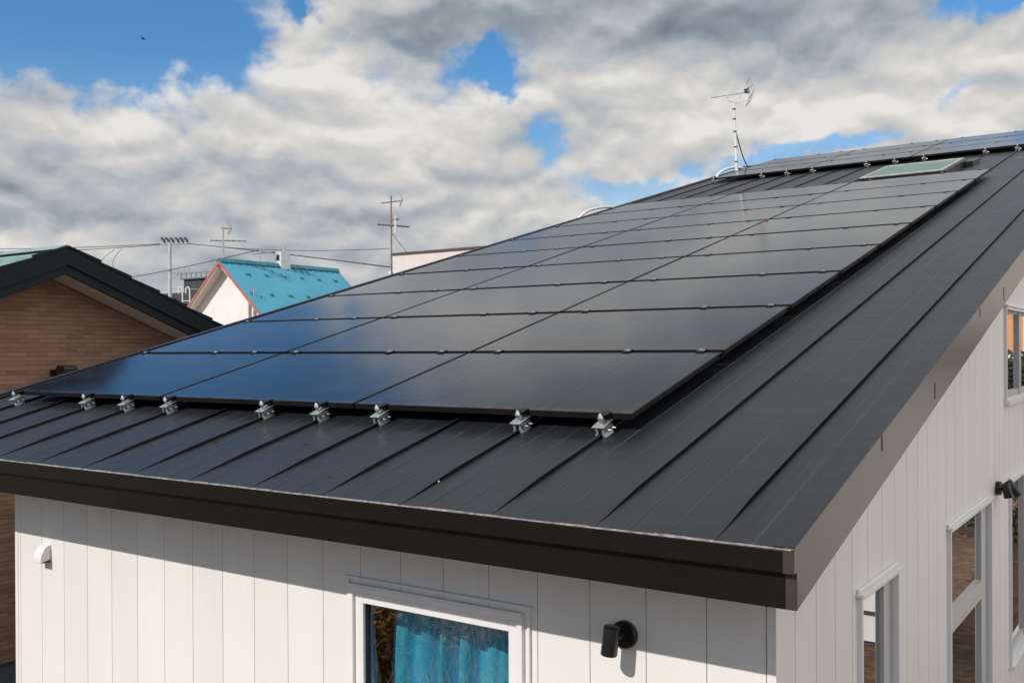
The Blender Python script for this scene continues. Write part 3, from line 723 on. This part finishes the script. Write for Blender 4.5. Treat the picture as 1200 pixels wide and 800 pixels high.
# ------------------------------------------------------------------ rooftop aerial
def yagi(mb, c, d, up_, length, nd, ew, r=0.006, mi=0):
    """boom from c along d with nd directors of half-width ew along the cross direction"""
    d = Vector(d).normalized(); side = d.cross(Vector(up_)).normalized(); c = Vector(c)
    mb.tube([c, c+d*length], r*1.4, 6, mi)
    for k in range(nd):
        p = c+d*(length*(0.02+0.96*k/(nd-1))); w = ew*(0.7+0.3*k/(nd-1)); mb.tube([p-side*w, p+side*w], r*0.7, 5, mi)
    return d, side
def near_aerial():
    F = rp(-6.36, 16.02, 0.0); root = empty('roof_aerial', F)
    r_ = Vector((0.8219, 0.5696, 0)); u_ = Vector((0, 0, 1)); S = 0.01693; top = 82*S
    mb = MB(); mb.tube([(0, 0, 0), r_*(-1.2*S)+u_*(38*S), r_*(-3.2*S)+u_*top], [0.030, 0.026, 0.022], 10); mb.build('mast', M['mast'], root, smooth=True)
    mb = MB()
    for q in (.03, .17, .38, .60, .78, .92): mb.tube([r_*(-3.2*S*q)+u_*(top*q-.01), r_*(-3.2*S*q)+u_*(top*q+.012)], 0.034, 8)
    mb.build('mast_collar', M['black'], root)
    mb = MB(); a = r_*(-30*S)+u_*(89*S); b = r_*(16*S)+u_*(96*S)
    yagi(mb, a, b-a, (0, 0, 1), (b-a).length, 15, 0.10, 0.0085); mb.build('yagi_boom', M['mast'], root)
    mb = MB(); mid = r_*(-3.2*S)+u_*top
    mb.tube([r_*(-11*S)+u_*(91*S), r_*(-10*S)+u_*(86*S), mid+u_*.02, mid+r_*(6*S)+u_*.03, r_*(5*S)+u_*(94*S)], 0.012, 6)
    mb.tube([mid+r_*(4*S), r_*(12*S)+u_*(86*S), r_*(15*S)+u_*(95*S)], 0.010, 6); mb.build('cradle', M['mast'], root, smooth=True)
    for s, e in ((1, r_*(12.5*S)+u_*(112*S)), (-1, r_*(13*S)+u_*(80*S))):
        mb = MB(); base = r_*(19*S)+u_*(96*S); n = Vector((-0.57, 0.82, 0))
        for w in (-.16, 0, .16): mb.tube([base+n*w, e+n*w], 0.008, 5)
        for q in (.35, .8): p = base.lerp(e, q); mb.tube([p-n*.18, p+n*.18], 0.006, 5)
        mb.build('reflector', M['galv'], root)
    mb = MB(); k = r_*(11.5*S)+u_*(96*S); mb.box(k-Vector((.035, .035, .03)), k+Vector((.035, .035, .045))); n = Vector((-0.57, 0.82, 0)); mb.tube([k-n*.16+u_*.03, k+n*.16+u_*.03], .01, 6); mb.build('feed_box', M['black'], root)
    mb = MB(); p0 = r_*(-1.6*S)+u_*(52*S); p1 = rp(-6.45, 16.9, 0.02)-F
    mb.tube([p0.lerp(p1, q/10)-u_*(0.09*math.sin(math.pi*q/10)) for q in range(11)], 0.012, 6); mb.build('cable', M['wire'], root, smooth=True)
    tag(root, 'white television aerial on a thin mast above the far left corner of the roof', 'aerial')
near_aerial()
def conduit(pts, label, rad):
    P = [rp(*p) for p in pts]; mb = MB(); Q = []
    for a in range(len(P)-1):
        p0 = P[max(a-1, 0)]; p1 = P[a]; p2 = P[a+1]; p3 = P[min(a+2, len(P)-1)]
        for k in range(6):
            t = k/6; Q.append(0.5*((2*p1)+(p2-p0)*t+(2*p0-5*p1+4*p2-p3)*t*t+(3*p1-p0-3*p2+p3)*t*t*t))
    Q.append(P[-1]); L0 = Q[0].copy(); Q = [q-L0 for q in Q]
    mb.tube(Q, rad, 10); o = mb.build('white_conduit', M['mast'], smooth=True); o.location = L0
    tag(o, label, 'conduit', 'white conduits over the left roof edge')
conduit([(-6.82, 10.45, -0.05), (-6.81, 10.56, 0.015), (-6.79, 10.78, 0.065), (-6.77, 11.05, 0.066), (-6.74, 11.3, 0.045), (-6.70, 11.45, 0.02)], 'white bent conduit arching over the left roof edge behind the lower array', 0.021)
conduit([(-6.62, 15.62, 0.0), (-6.60, 15.72, 0.07), (-6.54, 15.95, 0.12), (-6.46, 16.2, 0.115), (-6.38, 16.4, 0.07)], 'white bent conduit at the foot of the rooftop aerial', 0.026)

# ------------------------------------------------------------------ brown brick house on the left
def brown_house():
    root = empty('brick_house', (-15, 3.24, GZ))
    def part(mb, name, mats, **k):
        o = mb.build(name, mats, None, **k); o.parent = root; o.matrix_parent_inverse = Matrix.Translation((15, -3.24, -GZ)); return o
    ya, za, s = 3.24, 1.81, 0.405; xv, xw, XL = -9.40, -9.90, -22.0; half = 4.4
    # gable wall + side walls
    mb = MB(); hw = 3.9; b = GZ+0.45; tz = za-0.30
    pr = [(xw, ya-hw, b), (xw, ya+hw, b), (xw, ya+hw, tz-s*hw), (xw, ya, tz), (xw, ya-hw, tz-s*hw)]
    mb.prism(pr, (XL+0.6-xw, 0, 0)); part(mb, 'wall', M['brick'])
    mb = MB(); mb.box((XL+0.62, ya-hw+0.03, GZ-0.1), (xw-0.03, ya+hw-0.03, b-0.001)); part(mb, 'foundation', M['foundation'])
    # roof in lapped courses, both slopes
    mb = MB(); course = 0.42; L = math.hypot(1, s)
    for sg in (-1, 1):
        k = 0; y = 0.0
        while y < half:
            y2 = min(y+course*0.93, half)
            z_a = za-0.035-s*y; z_b = za-0.035-s*y2; t = 0.060
            # each course: thick at its lower edge, tucked under the one above
            mb.prism([(XL, ya+sg*y, z_a-0.008), (XL, ya+sg*y2, z_b-0.008), (XL, ya+sg*(y2+0.012), z_b+t), (XL, ya+sg*y, z_a+0.002)], (xv-XL, 0, 0)); y = y2
    part(mb, 'roof', M['greentile'])
    mb = MB(); mb.prism([(XL, ya-0.13, za-0.035), (XL, ya, za+0.022), (XL, ya+0.13, za-0.035), (XL, ya, za-0.015)], (xv-XL+0.004, 0, 0)); part(mb, 'ridge_cap', M['greentile'])
    # barge boards: deep dark board with a lower strip set back
    for sg in (-1, 1):
        mb = MB()
        mb.prism([(xv+0.001, ya, za-0.01), (xv+0.001, ya+sg*half, za-0.01-s*half), (xv+0.001, ya+sg*half, za-0.205-s*half), (xv+0.001, ya, za-0.205)], (0.035, 0, 0))
        mb.prism([(xv-0.035, ya, za-0.207), (xv-0.035, ya+sg*half, za-0.207-s*half), (xv-0.035, ya+sg*half, za-0.312-s*half), (xv-0.035, ya, za-0.312)], (0.045, 0, 0))
        # stepped trim that follows the courses
        y = 0.0
        while y < half:
            y2 = min(y+course*0.93, half)
            mb.prism([(xv+0.002, ya+sg*y, za-0.009-s*y-0.0), (xv+0.002, ya+sg*y2, za-0.009-s*y2+0.0), (xv+0.002, ya+sg*(y2+0.02), za+0.030-s*y2), (xv+0.002, ya+sg*(y+.0), za+0.010-s*y)], (0.045, 0, 0)); y = y2
        part(mb, 'barge_board', M['barge'])
        mb = MB(); mb.prism([(xw+0.001, ya, za-0.29), (xw+0.001, ya+sg*half, za-0.29-s*half), (xw+0.001, ya+sg*half, za-0.27-s*half), (xw+0.001, ya, za-0.27)], (xv-xw-0.04, 0, 0)); part(mb, 'soffit', M['soffit'])
    tag(root, 'brown brick tiled house with dark green gable boards left of the solar roof', 'house')
brown_house()
# flood light on its wall
fl = empty('flood_light', (-9.9, 3.37, 0.385)); fl.scale = (.8, .8, .85); tag(fl, 'black flood light fixed to the brown brick gable wall', 'flood light')
mb = MB(); mb.box((0.001, -0.06, -0.05), (0.03, 0.04, 0.04)); mb.tube([(0.03, -0.02, 0), (0.10, -0.01, 0.05)], 0.016, 8); mb.build('bracket', M['black'], fl, bevel=0.004)
mb = MB(); mb.prism([(0.08, -0.03, -0.02), (0.13, -0.03, 0.10), (0.30, -0.03, 0.085), (0.33, -0.03, 0.04), (0.20, -0.03, -0.01)], (0, 0.22, 0)); mb.build('lamp_housing', M['black'], fl, bevel=0.01)
mb = MB(); mb.prism([(0.10, -0.012, -0.0275), (0.125, -0.012, -0.0275), (0.30, -0.012, 0.026), (0.275, -0.012, 0.018)], (0, 0.185, 0)); mb.build('lens', mat('lamp_lens', (0.25, 0.27, 0.25), 0.3), fl)

# ------------------------------------------------------------------ teal roofed house
def teal_house():
    ya = 23.6; xa, za, s, half, L = -32.20, 4.40, 0.885, 4.3, 6.9
    root = empty('teal_roof_house', (xa, ya+3.5, GZ))
    def part(mb, name, mats, par=None, **k):
        o = mb.build(name, mats, None, **k); o.parent = par or root
        if par is None: o.matrix_parent_inverse = Matrix.Translation((-xa, -ya-3.5, -GZ))
        return o
    hw = 3.7
    mb = MB(); yw = ya+0.45; mb.prism([(xa-hw, yw, GZ), (xa+hw, yw, GZ), (xa+hw, yw, za-0.14-s*hw), (xa, yw, za-0.14), (xa-hw, yw, za-0.14-s*hw)], (0, L-0.7, 0)); part(mb, 'wall', M['tealhouse_wall'])
    mb = MB()
    for sg in (-1, 1):
        mb.prism([(xa, ya, za-0.05), (xa+sg*half, ya, za-0.05-s*half), (xa+sg*half, ya, za-s*half), (xa, ya, za)], (0, L, 0))
        k = 0.0                                     # battens of the sheet roof
        nb = int(L/0.36)
        for i in range(1, nb):
            y = ya+i*L/nb
            mb.prism([(xa, y-0.014, za-0.002), (xa+sg*half, y-0.014, za-0.002-s*half), (xa+sg*half, y-0.014, za+0.045-s*half), (xa, y-0.014, za+0.045)], (0, 0.028, 0))
    rf = part(mb, 'roof', M['teal'])
    mb = MB(); mb.prism([(xa-0.16, ya-0.02, za-0.065), (xa, ya-0.02, za+0.10), (xa+0.16, ya-0.02, za-0.065), (xa, ya-0.02, za+0.01)], (0, L+0.04, 0)); part(mb, 'ridge_cap', M['tealdark'])
    for sg in (-1, 1):
        mb = MB(); mb.prism([(xa, ya-0.03, za-0.16), (xa+sg*half, ya-0.03, za-0.16-s*half), (xa+sg*half, ya-0.03, za-0.015-s*half), (xa, ya-0.03, za-0.015)], (0, 0.028, 0)); part(mb, 'barge_board', M['red'])
        mb = MB(); mb.prism([(xa+sg*.1, ya, za-0.22-s*.1), (xa+sg*half, ya, za-0.19-s*half), (xa+sg*half, ya, za-0.06-s*half), (xa+sg*.1, ya, za-0.06-s*.1)], (0, 0.449, 0)); part(mb, 'soffit', M['soffit'])
    for row, (d, n, st_, o0) in enumerate(((0.62, 6, 1.02, 0.75), (1.62, 6, 1.02, 0.15), (2.6, 6, 1.02, .7))):
        for i in range(n):
            y = ya+o0+i*st_+.2; x = xa+d; z = za-s*d
            mb = MB(); mb.prism([(x-0.07, y-0.08, z+0.065), (x+0.07, y-0.08, z-0.058), (x+0.09, y-0.08, z+0.012)], (0, 0.16, 0)); part(mb, 'snow_guard', M['tealdark'])
    cy = ya+3.22; mb = MB(); mb.box((xa-0.18, cy, za-0.3), (xa+0.18, cy+0.55, za+0.60)); ch = part(mb, 'chimney', M['concrete2'], bevel=0.01)
    mb = MB(); mb.tube([(xa+.05, cy+.3, za+.6), (xa+.05, cy+.3, za+.85)], .05, 8); mb.build('flue', M['galv'], ch)
    mb = MB(); mb.box((xa-0.10, cy-0.02, za+0.22), (xa+0.07, cy-0.002, za+0.46)); mb.build('chimney_opening', M['gasket'], ch)
    mb = MB()
    for x in (xa+1.42, xa+1.72): mb.tube([(x, yw-0.08, GZ), (x, yw-0.08, za-s*1.3-0.1)], 0.045, 8)
    part(mb, 'downpipe', M['galv'])
    tag(root, 'white gabled house with a bright teal sheet roof and red barge boards', 'house')
teal_house()
def far_aerial(base, h, arms, label, mm='galv', brace=None, rr=0.042):
    root = empty('tv_aerial', base); r_ = Vector((0.8219, 0.5696, 0)); n_ = Vector((-0.5696, 0.8219, 0))
    mb = MB(); mb.tube([(0, 0, 0), (0, 0, h)], [rr, rr*.9], 6); mb.build('mast', M[mm], root)
    for (z, x0, x1, dz, nd, ew, kind) in arms:
        mb = MB(); a = r_*x0+Vector((0, 0, z-dz/2)); b = r_*x1+Vector((0, 0, z+dz/2)); dr = b-a
        yagi(mb, a, dr+n_*dr.length*0.35, (0, 0, 1), dr.length, nd, ew, 0.024)
        if kind == 'uhf':
            e = b; 
            for s in (-1, 1):
                for w in (-.14, 0, .14): mb.tube([e+n_*w, e+n_*w+Vector((0, 0, s*.30))-r_*.12], .018, 5)
        mb.build('yagi_boom', M['galv' if kind == 'uhf' else mm], root)
    if brace:
        mb = MB(); mb.tube([Vector(brace[0]), Vector(brace[1])], rr*.5, 5); mb.build('brace', M[mm], root)
    tag(root, label, 'aerial', 'television aerials on the far roofs'); return root
far_aerial((-32.30, 23.9, 4.35), 1.50, [(1.42, -.1, .32, .02, 5, .08, 'uhf'), (0.92, -.55, .9, .02, 7, .28, 'vhf')], 'two armed aerial at the front end of the teal ridge')
far_aerial((-32.55, 26.1, 4.1), 0.95, [(.84, -.35, .62, .16, 9, .15, 'vhf'), (.42, -.45, .35, .03, 7, .12, 'vhf')], 'low aerial beside the white chimney on the teal roof', rr=.026)
# ------------------------------------------------------------------ pale pink building with parapet
def pink():
    root = empty('pink_building', (-24, 33, GZ))
    def part(mb, name, mats, **k):
        o = mb.build(name, mats, None, **k); o.parent = root; o.matrix_parent_inverse = Matrix.Translation((24, -33, -GZ)); return o
    mb = MB(); mb.box((-28.30, 30.0, 4.06), (-19, 38, 4.86)); part(mb, 'parapet', M['pink'])
    mb = MB(); mb.box((-27.4, 30.5, GZ), (-19.4, 37.6, 4.058)); part(mb, 'wall', M['pink'])
    mb = MB(); mb.box((-28.36, 29.94, 4.862), (-18.94, 38.06, 4.95)); part(mb, 'roof', M['darkwood'])
    tag(root, 'pale pink flat roofed building with a brown coping behind the panels', 'building')
    a = far_aerial((-28.55, 30.2, GZ), 10.85, [(10.62, -.45, .50, .16, 9, .12, 'uhf'), (9.55, -.62, .85, -.06, 8, .30, 'vhf'), (9.8, .1, .3, .0, 4, .30, 'vhf')],
               'tall rusty mast with two aerials beside the pale pink building', 'rust', brace=((0.02, 0, 9.2), (0.72, 0.3, 8.22)), rr=.038)
    mb = MB(); mb.box((0.02, -0.05, 7.2), (0.26, 0.05, 7.28)); mb.box((.02, -.05, 7.9), (.26, .05, 7.98)); mb.build('bracket', M['rust'], a)
    mb = MB(); mb.tube([(0.24, 0, 9.2), (.24, 0, 9.95)], .045, 6); mb.build('feed_box', M['mast'], a)
    o = MB(); o.tube([(0, 0, 0), (0, 0, 7.55)], 0.05, 8); o.box((-.1, -.06, 7.4), (.12, .06, 7.5)); w = o.build('service_post', M['mast']); w.location = (-28.95, 30.6, GZ)
    tag(w, 'short white service post left of the pale pink building', 'post')
pink()

# ------------------------------------------------------------------ utility pole, wires, dark building, ladder hoops
PB = Vector((-64.85, 45.0, GZ)); PHt = 9.40-GZ
pole = empty('utility_pole', PB)
mb = MB(); mb.tube([(0, 0, 0), (0, 0, PHt-.25)], [0.18, 0.13], 14); mb.build('shaft', M['concrete'], pole, smooth=True)
r_ = Vector((0.8219, 0.5696, 0)); n_ = Vector((-0.5696, 0.8219, 0))
mb = MB(); mb.tube([r_*-0.75+Vector((0, 0, PHt-.35)), r_*1.6+Vector((0, 0, PHt-.35))], .06, 6); mb.build('crossarm', M['galv'], pole)
for x in (-.35, .0, .35, .75, 1.1, 1.45):
    mb = MB(); c = r_*x+Vector((0, 0, PHt-.35)); mb.tube([c, c+r_*-.10+Vector((0, 0, .28)), c+r_*-.32+Vector((0, 0, .48))], [.05, .10, .08], 8); mb.build('insulator', M['wire'], pole)
mb = MB()
for z, a, b in ((PHt-2.6, -.5, 1.5), (PHt-3.9, -1.4, 2.9)): mb.tube([r_*a+Vector((0, 0, z)), r_*b+Vector((0, 0, z))], .022, 5)
for x in (.6, 1.1, 1.5): mb.tube([r_*x+Vector((0, 0, PHt-2.8)), r_*x+Vector((0, 0, PHt-2.2))], .05, 6)
mb.build('side_bracket', M['galv'], pole)
mb = MB(); mb.box(r_*.35+Vector((-.15, -.15, PHt-5.3)), r_*.35+Vector((.15, .15, PHt-4.6))); mb.build('switch_box', M['wire'], pole)
mb = MB()
for x in (-2.6, 2.6): mb.tube([Vector((0, 0, PHt-4.2)), r_*x+Vector((0, 0, PHt-7.6))], .025, 5)
mb.build('stay_wire', M['wire'], pole)
tag(pole, 'pale concrete utility pole with a crossarm of black insulators', 'utility pole')
def wire(a, b, sag, label, r=0.034):
    a, b = Vector(a), Vector(b); c = (a+b)/2; mb = MB()
    mb.tube([a.lerp(b, k/24)-Vector((0, 0, 4*sag*(k/24)*(1-k/24)))-c for k in range(25)], r, 5); o = mb.build('power_line', M['wire'], smooth=True); o.location = c
    tag(o, label, 'power line', 'overhead power lines'); return o
T = PB+Vector((0, 0, PHt-.35))
wire(T+r_*-.7, (-115.0, 45.0, 12.1), .35, 'upper cable running left from the utility pole above the brick house', .03)
wire(T+r_*-.7+Vector((0, 0, -.05)), (-115.0, 42.0, 12.2), .75, 'lower cable running left from the utility pole above the brick house', .03)
wire(T+r_*1.5, (-28.6, 30.6, 4.35), -.05, 'cable from the utility pole past the white chimney to the pink building', .03)
wire(T+r_*1.6, (-41.0, 44.0, 7.1), .3, 'second cable dipping right from the utility pole behind the teal roof', .022)
wire((-80.5, 44.6, 6.1), (-54.6, 45.0, 7.93), .25, 'slanting cable crossing behind the utility pole below its crossarm', .032)
for k, (dx, w) in enumerate(((0, 1.0), (1.05, 0.75))):
    mb = MB(); P0 = Vector((-72.2+dx, 45, 9.05)); P = [P0+r_*(-w*1.7*math.sin(math.pi*t/12))*1.0+Vector((0, 0, -2.9*t/12))+r_*(t/12*1.1) for t in range(13)]; c = P[6].copy()
    mb.tube([p-c for p in P], .022, 5); o = mb.build('service_loop', M['wire'], smooth=True); o.location = c
    tag(o, ['outer', 'inner'][k]+' hanging cable loop left of the utility pole', 'cable loop', 'hanging cable loops')
db = empty('dark_building', (-80, 64, GZ)); tag(db, 'dark flat block with a railed rooftop behind the utility pole', 'building')
mb = MB(); mb.box((-8, -4, 0), (4, 6, 9.9)); mb.build('wall', M['greyroof'], db)
mb = MB(); mb.box((-3.3, -3.9, 9.9), (1.8, -1, 11.2)); mb.build('roof_unit', M['greyroof'], db)
mb = MB(); mb.box((-3.6, -4.15, 11.2), (2.1, -.8, 11.35)); mb.box((-3.6, -4.12, 11.75), (2.1, -4.04, 11.85))
for i in range(8): x = -3.5+i*.78; mb.box((x, -4.12, 11.351), (x+.07, -4.04, 11.749))
mb.build('railing', mat('rail_grey', (.16, .18, .2), .6), db)
lad = empty('roof_ladder', (-53.8, 38.0, GZ)); tag(lad, 'white hooped ladder rails left of the teal roofed house', 'ladder')
for x in (-.08, .40):
    mb = MB(); P = [r_*x+Vector((0, 0, z)) for z in (0, 3, 6, 7.95)]+[r_*(x-.13*(1-math.cos(a)))+Vector((0, 0, 7.95+.22*math.sin(a))) for a in (R(30), R(60), R(90), R(120), R(150), R(180))]+[r_*(x-.26)+Vector((0, 0, 7.75))]
    mb.tube(P, .042, 8); mb.build('rail', M['mast'], lad, smooth=True)
mb = MB()
for z in (6.5, 6.9, 7.25): mb.tube([r_*-.08+Vector((0, 0, z)), r_*.40+Vector((0, 0, z))], .03, 6)
mb.build('rung', M['mast'], lad)

# ------------------------------------------------------------------ buildings to the right (seen in the side windows)
def white_side():
    root = empty('white_neighbour_house', (5, 13, GZ))
    def part(mb, name, mats, **k):
        o = mb.build(name, mats, None, **k); o.parent = root; o.matrix_parent_inverse = Matrix.Translation((-5, -13, -GZ)); return o
    mb = MB(); mb.box((1.55, 10.3, GZ+.06), (9, 12.2, 0.6)); part(mb, 'wall', M['tealhouse_wall'])
    mb = MB(); mb.box((1.53, 10.27, GZ+.42), (9.02, 12.22, GZ+.46)); part(mb, 'wall_band', M['darkwood'])
    mb = MB(); mb.box((1.6, 10.34, GZ-.1), (8.95, 12.15, GZ+.059)); part(mb, 'foundation', M['foundation'])
    mb = MB(); mb.box((1.35, 10.0, .601), (9.3, 12.5, .75)); part(mb, 'roof', M['fascia'])
    tag(root, 'white house seen mirrored in the side windows', 'house')
def orange_side():
    root = empty('orange_neighbour_house', (3, 36, GZ))
    def part(mb, name, mats, **k):
        o = mb.build(name, mats, None, **k); o.parent = root; o.matrix_parent_inverse = Matrix.Translation((-3, -36, -GZ)); return o
    mb = MB(); mb.box((-1.0, 34, GZ), (9, 42, 5.2)); part(mb, 'wall', M['tealhouse_wall'])
    mb = MB(); mb.box((3.1, 33.9, .45), (4.6, 33.99, 5.2)); part(mb, 'orange_panel', M['orange'])
    mb = MB(); mb.box((-.8, 33.0, -.75), (8, 33.98, .25)); part(mb, 'balcony', M['greyroof'])
    mb = MB(); mb.box((-1.4, 33.4, 5.201), (9.4, 42.5, 5.45)); part(mb, 'roof', M['fascia'])
    tag(root, 'house with an orange wall panel seen mirrored in the upper side window', 'house')
white_side(); orange_side()

# ------------------------------------------------------------------ vegetation behind the camera and to the east
def leaves(mb, c, rx, rz, n, size, rnd, mi=0):
    for _ in range(n):
        while True:
            p = Vector((rnd.uniform(-1, 1), rnd.uniform(-1, 1), rnd.uniform(-1, 1)))
            if 0.25 < p.length < 1: break
        p = Vector((p.x*rx, p.y*rx, p.z*rz))+c; a = Vector((rnd.gauss(0, 1), rnd.gauss(0, 1), rnd.gauss(0, 1))).normalized(); b = a.orthogonal().normalized(); s = size*rnd.uniform(.6, 1.4)
        mb.add([p-a*s, p+b*s*.5, p+a*s, p-b*s*.5], [(0, 1, 2, 3)], mi)
def tree(x, y, h, r, label, dark, seed):
    rnd = random.Random(seed); root = empty('broadleaf_tree', (x, y, GZ))
    mb = MB(); mb.tube([(0, 0, 0), (.1, 0, h*.3), (0, .1, h*.6), (0, 0, h*.9)], [.2, .16, .1, .03], 8)
    cl_ = []
    for k in range(9):
        a = k*2.4; z = h*(.4+.055*k); q = Vector((math.cos(a)*r*rnd.uniform(.4, .75), math.sin(a)*r*rnd.uniform(.4, .75), z+h*.08)); cl_.append(q); mb.tube([(0, 0, z-h*.1), q], [.06, .02], 6)
    mb.build('trunk', M['bark'], root)
    mb = MB()
    for q in cl_+[Vector((0, 0, h*.92))]: leaves(mb, q, r*.45, r*.36, 420, .10, rnd)
    mb.build('crown', M['leafdark' if dark else 'leaf'], root); tag(root, label, 'tree', 'trees around the plot')
tree(-15, -15, 5.0, 2.4, 'green tree standing behind the camera on the left', False, 1)
tree(-10.5, -17, 4.2, 2.0, 'dark tree standing behind the camera', True, 2)
tree(4.6, 27, 4.6, 2.3, 'dark tree beyond the white neighbouring house', True, 3)
tree(2.4, 30.5, 3.6, 1.6, 'small dark tree in front of the orange panelled house', True, 4)
for k, (x, y, w_) in enumerate(((1.6, 19.2, 1.0), (3.0, 18.8, 1.1), (4.5, 19.3, 1.0))):
    rnd = random.Random(40+k); sh = empty('shrub', (x, y, GZ)); mb = MB()
    for q in range(5): mb.tube([(0, 0, 0), (rnd.uniform(-.5, .5), rnd.uniform(-.4, .4), .9)], [.03, .01], 5)
    mb.build('stem', M['bark'], sh); mb = MB(); leaves(mb, Vector((0, 0, .75)), w_, .8, 900, .06, rnd); mb.build('foliage', M['leafdark'], sh)
    tag(sh, 'dark evergreen shrub beyond the white neighbouring house, %s from the path' % ORD[k], 'shrub', 'shrubs east of the house')
M['autumn'] = mat('autumn_leaf', (0.46, 0.27, 0.085), 0.6, noise=(2.5, 0.65))
for k, (x, y, w_, lab) in enumerate(((-8.6, -6.3, .95, 'golden brown shrub nearest the brick house side of the front yard'), (-7.0, -5.2, .75, 'small golden shrub closest to the front window'),
                                     (-10.2, -8.2, 1.1, 'large golden brown shrub farthest from the front window'), (-6.0, -7.2, .8, 'golden shrub in the middle of the front yard'))):
    rnd = random.Random(60+k); sh = empty('dry_shrub', (x, y, GZ)); mb = MB()
    for q in range(7): mb.tube([(0, 0, 0), (rnd.uniform(-.5, .5), rnd.uniform(-.5, .5), .7)], [.025, .008], 5)
    mb.build('stem', M['bark'], sh); mb = MB(); leaves(mb, Vector((0, 0, .5)), w_, .55, 1300, .055, rnd, 0); leaves(mb, Vector((0, 0, .45)), w_*.9, .5, 500, .05, rnd, 1)
    mb.build('foliage', [M['autumn'], M['leaf']], sh); tag(sh, lab, 'shrub', 'shrubs in the front yard')
for nm in ('autumn', 'straw', 'leaf'):          # thin leaves let light through
    t_ = M[nm].node_tree; pb = t_.nodes['Principled BSDF']; out = t_.nodes['Material Output']
    tl = t_.nodes.new('ShaderNodeBsdfTranslucent'); mxs = t_.nodes.new('ShaderNodeMixShader'); mxs.inputs[0].default_value = 0.5
    t_.links.new(pb.inputs['Base Color'].links[0].from_socket, tl.inputs[0]); t_.links.new(pb.outputs[0], mxs.inputs[1]); t_.links.new(tl.outputs[0], mxs.inputs[2]); t_.links.new(mxs.outputs[0], out.inputs[0])
# dry grass slope in front of the house
gb = MB(); rnd = random.Random(9)
for _ in range(3600):
    cx_, cy_ = rnd.uniform(-14, 1), rnd.uniform(-14, -4.2)
    if math.sin(cx_*1.1+cy_*.7)+math.sin(cy_*1.9-cx_*.5)+rnd.uniform(-1, 1) < 0.2: continue
    for k in range(9):
        x, y = cx_+rnd.gauss(0, .12), cy_+rnd.gauss(0, .12); a = rnd.uniform(0, 6.28); h = rnd.uniform(.12, .5); l = rnd.uniform(.05, .35); w = .020
        gb.add([(x-w*math.sin(a), y+w*math.cos(a), GZ), (x+w*math.sin(a), y-w*math.cos(a), GZ), (x+l*math.cos(a), y+l*math.sin(a), GZ+h)], [(0, 1, 2)], 0 if rnd.random() < .6 else 1)
o = gb.build('dry_grass', [M['straw'], M['leaf']]); o['kind'] = 'stuff'; o['label'] = 'dry straw and weeds on bare soil in front of the house'

# ------------------------------------------------------------------ bird
bd = MB(); bd.tube([(-.28, 0, 0), (-.1, 0, .02), (.12, 0, .03), (.3, 0, 0)], [.02, .09, .08, .02], 8)
for s in (-1, 1): bd.add([(-.05, 0, .05), (.12, 0, .05), (.02, s*.45, .2), (-.12, s*.85, .1), (-.1, s*.4, .16)], [(0, 1, 2, 3, 4)])
b = bd.build('bird', M['bird']); b.scale = (.62, .62, .62); b.location = (-60.9, 40.0, 23.07); b.rotation_euler = (0.1, 0.15, 0.6)
tag(b, 'small dark bird flying high in the blue gap of the sky', 'bird')
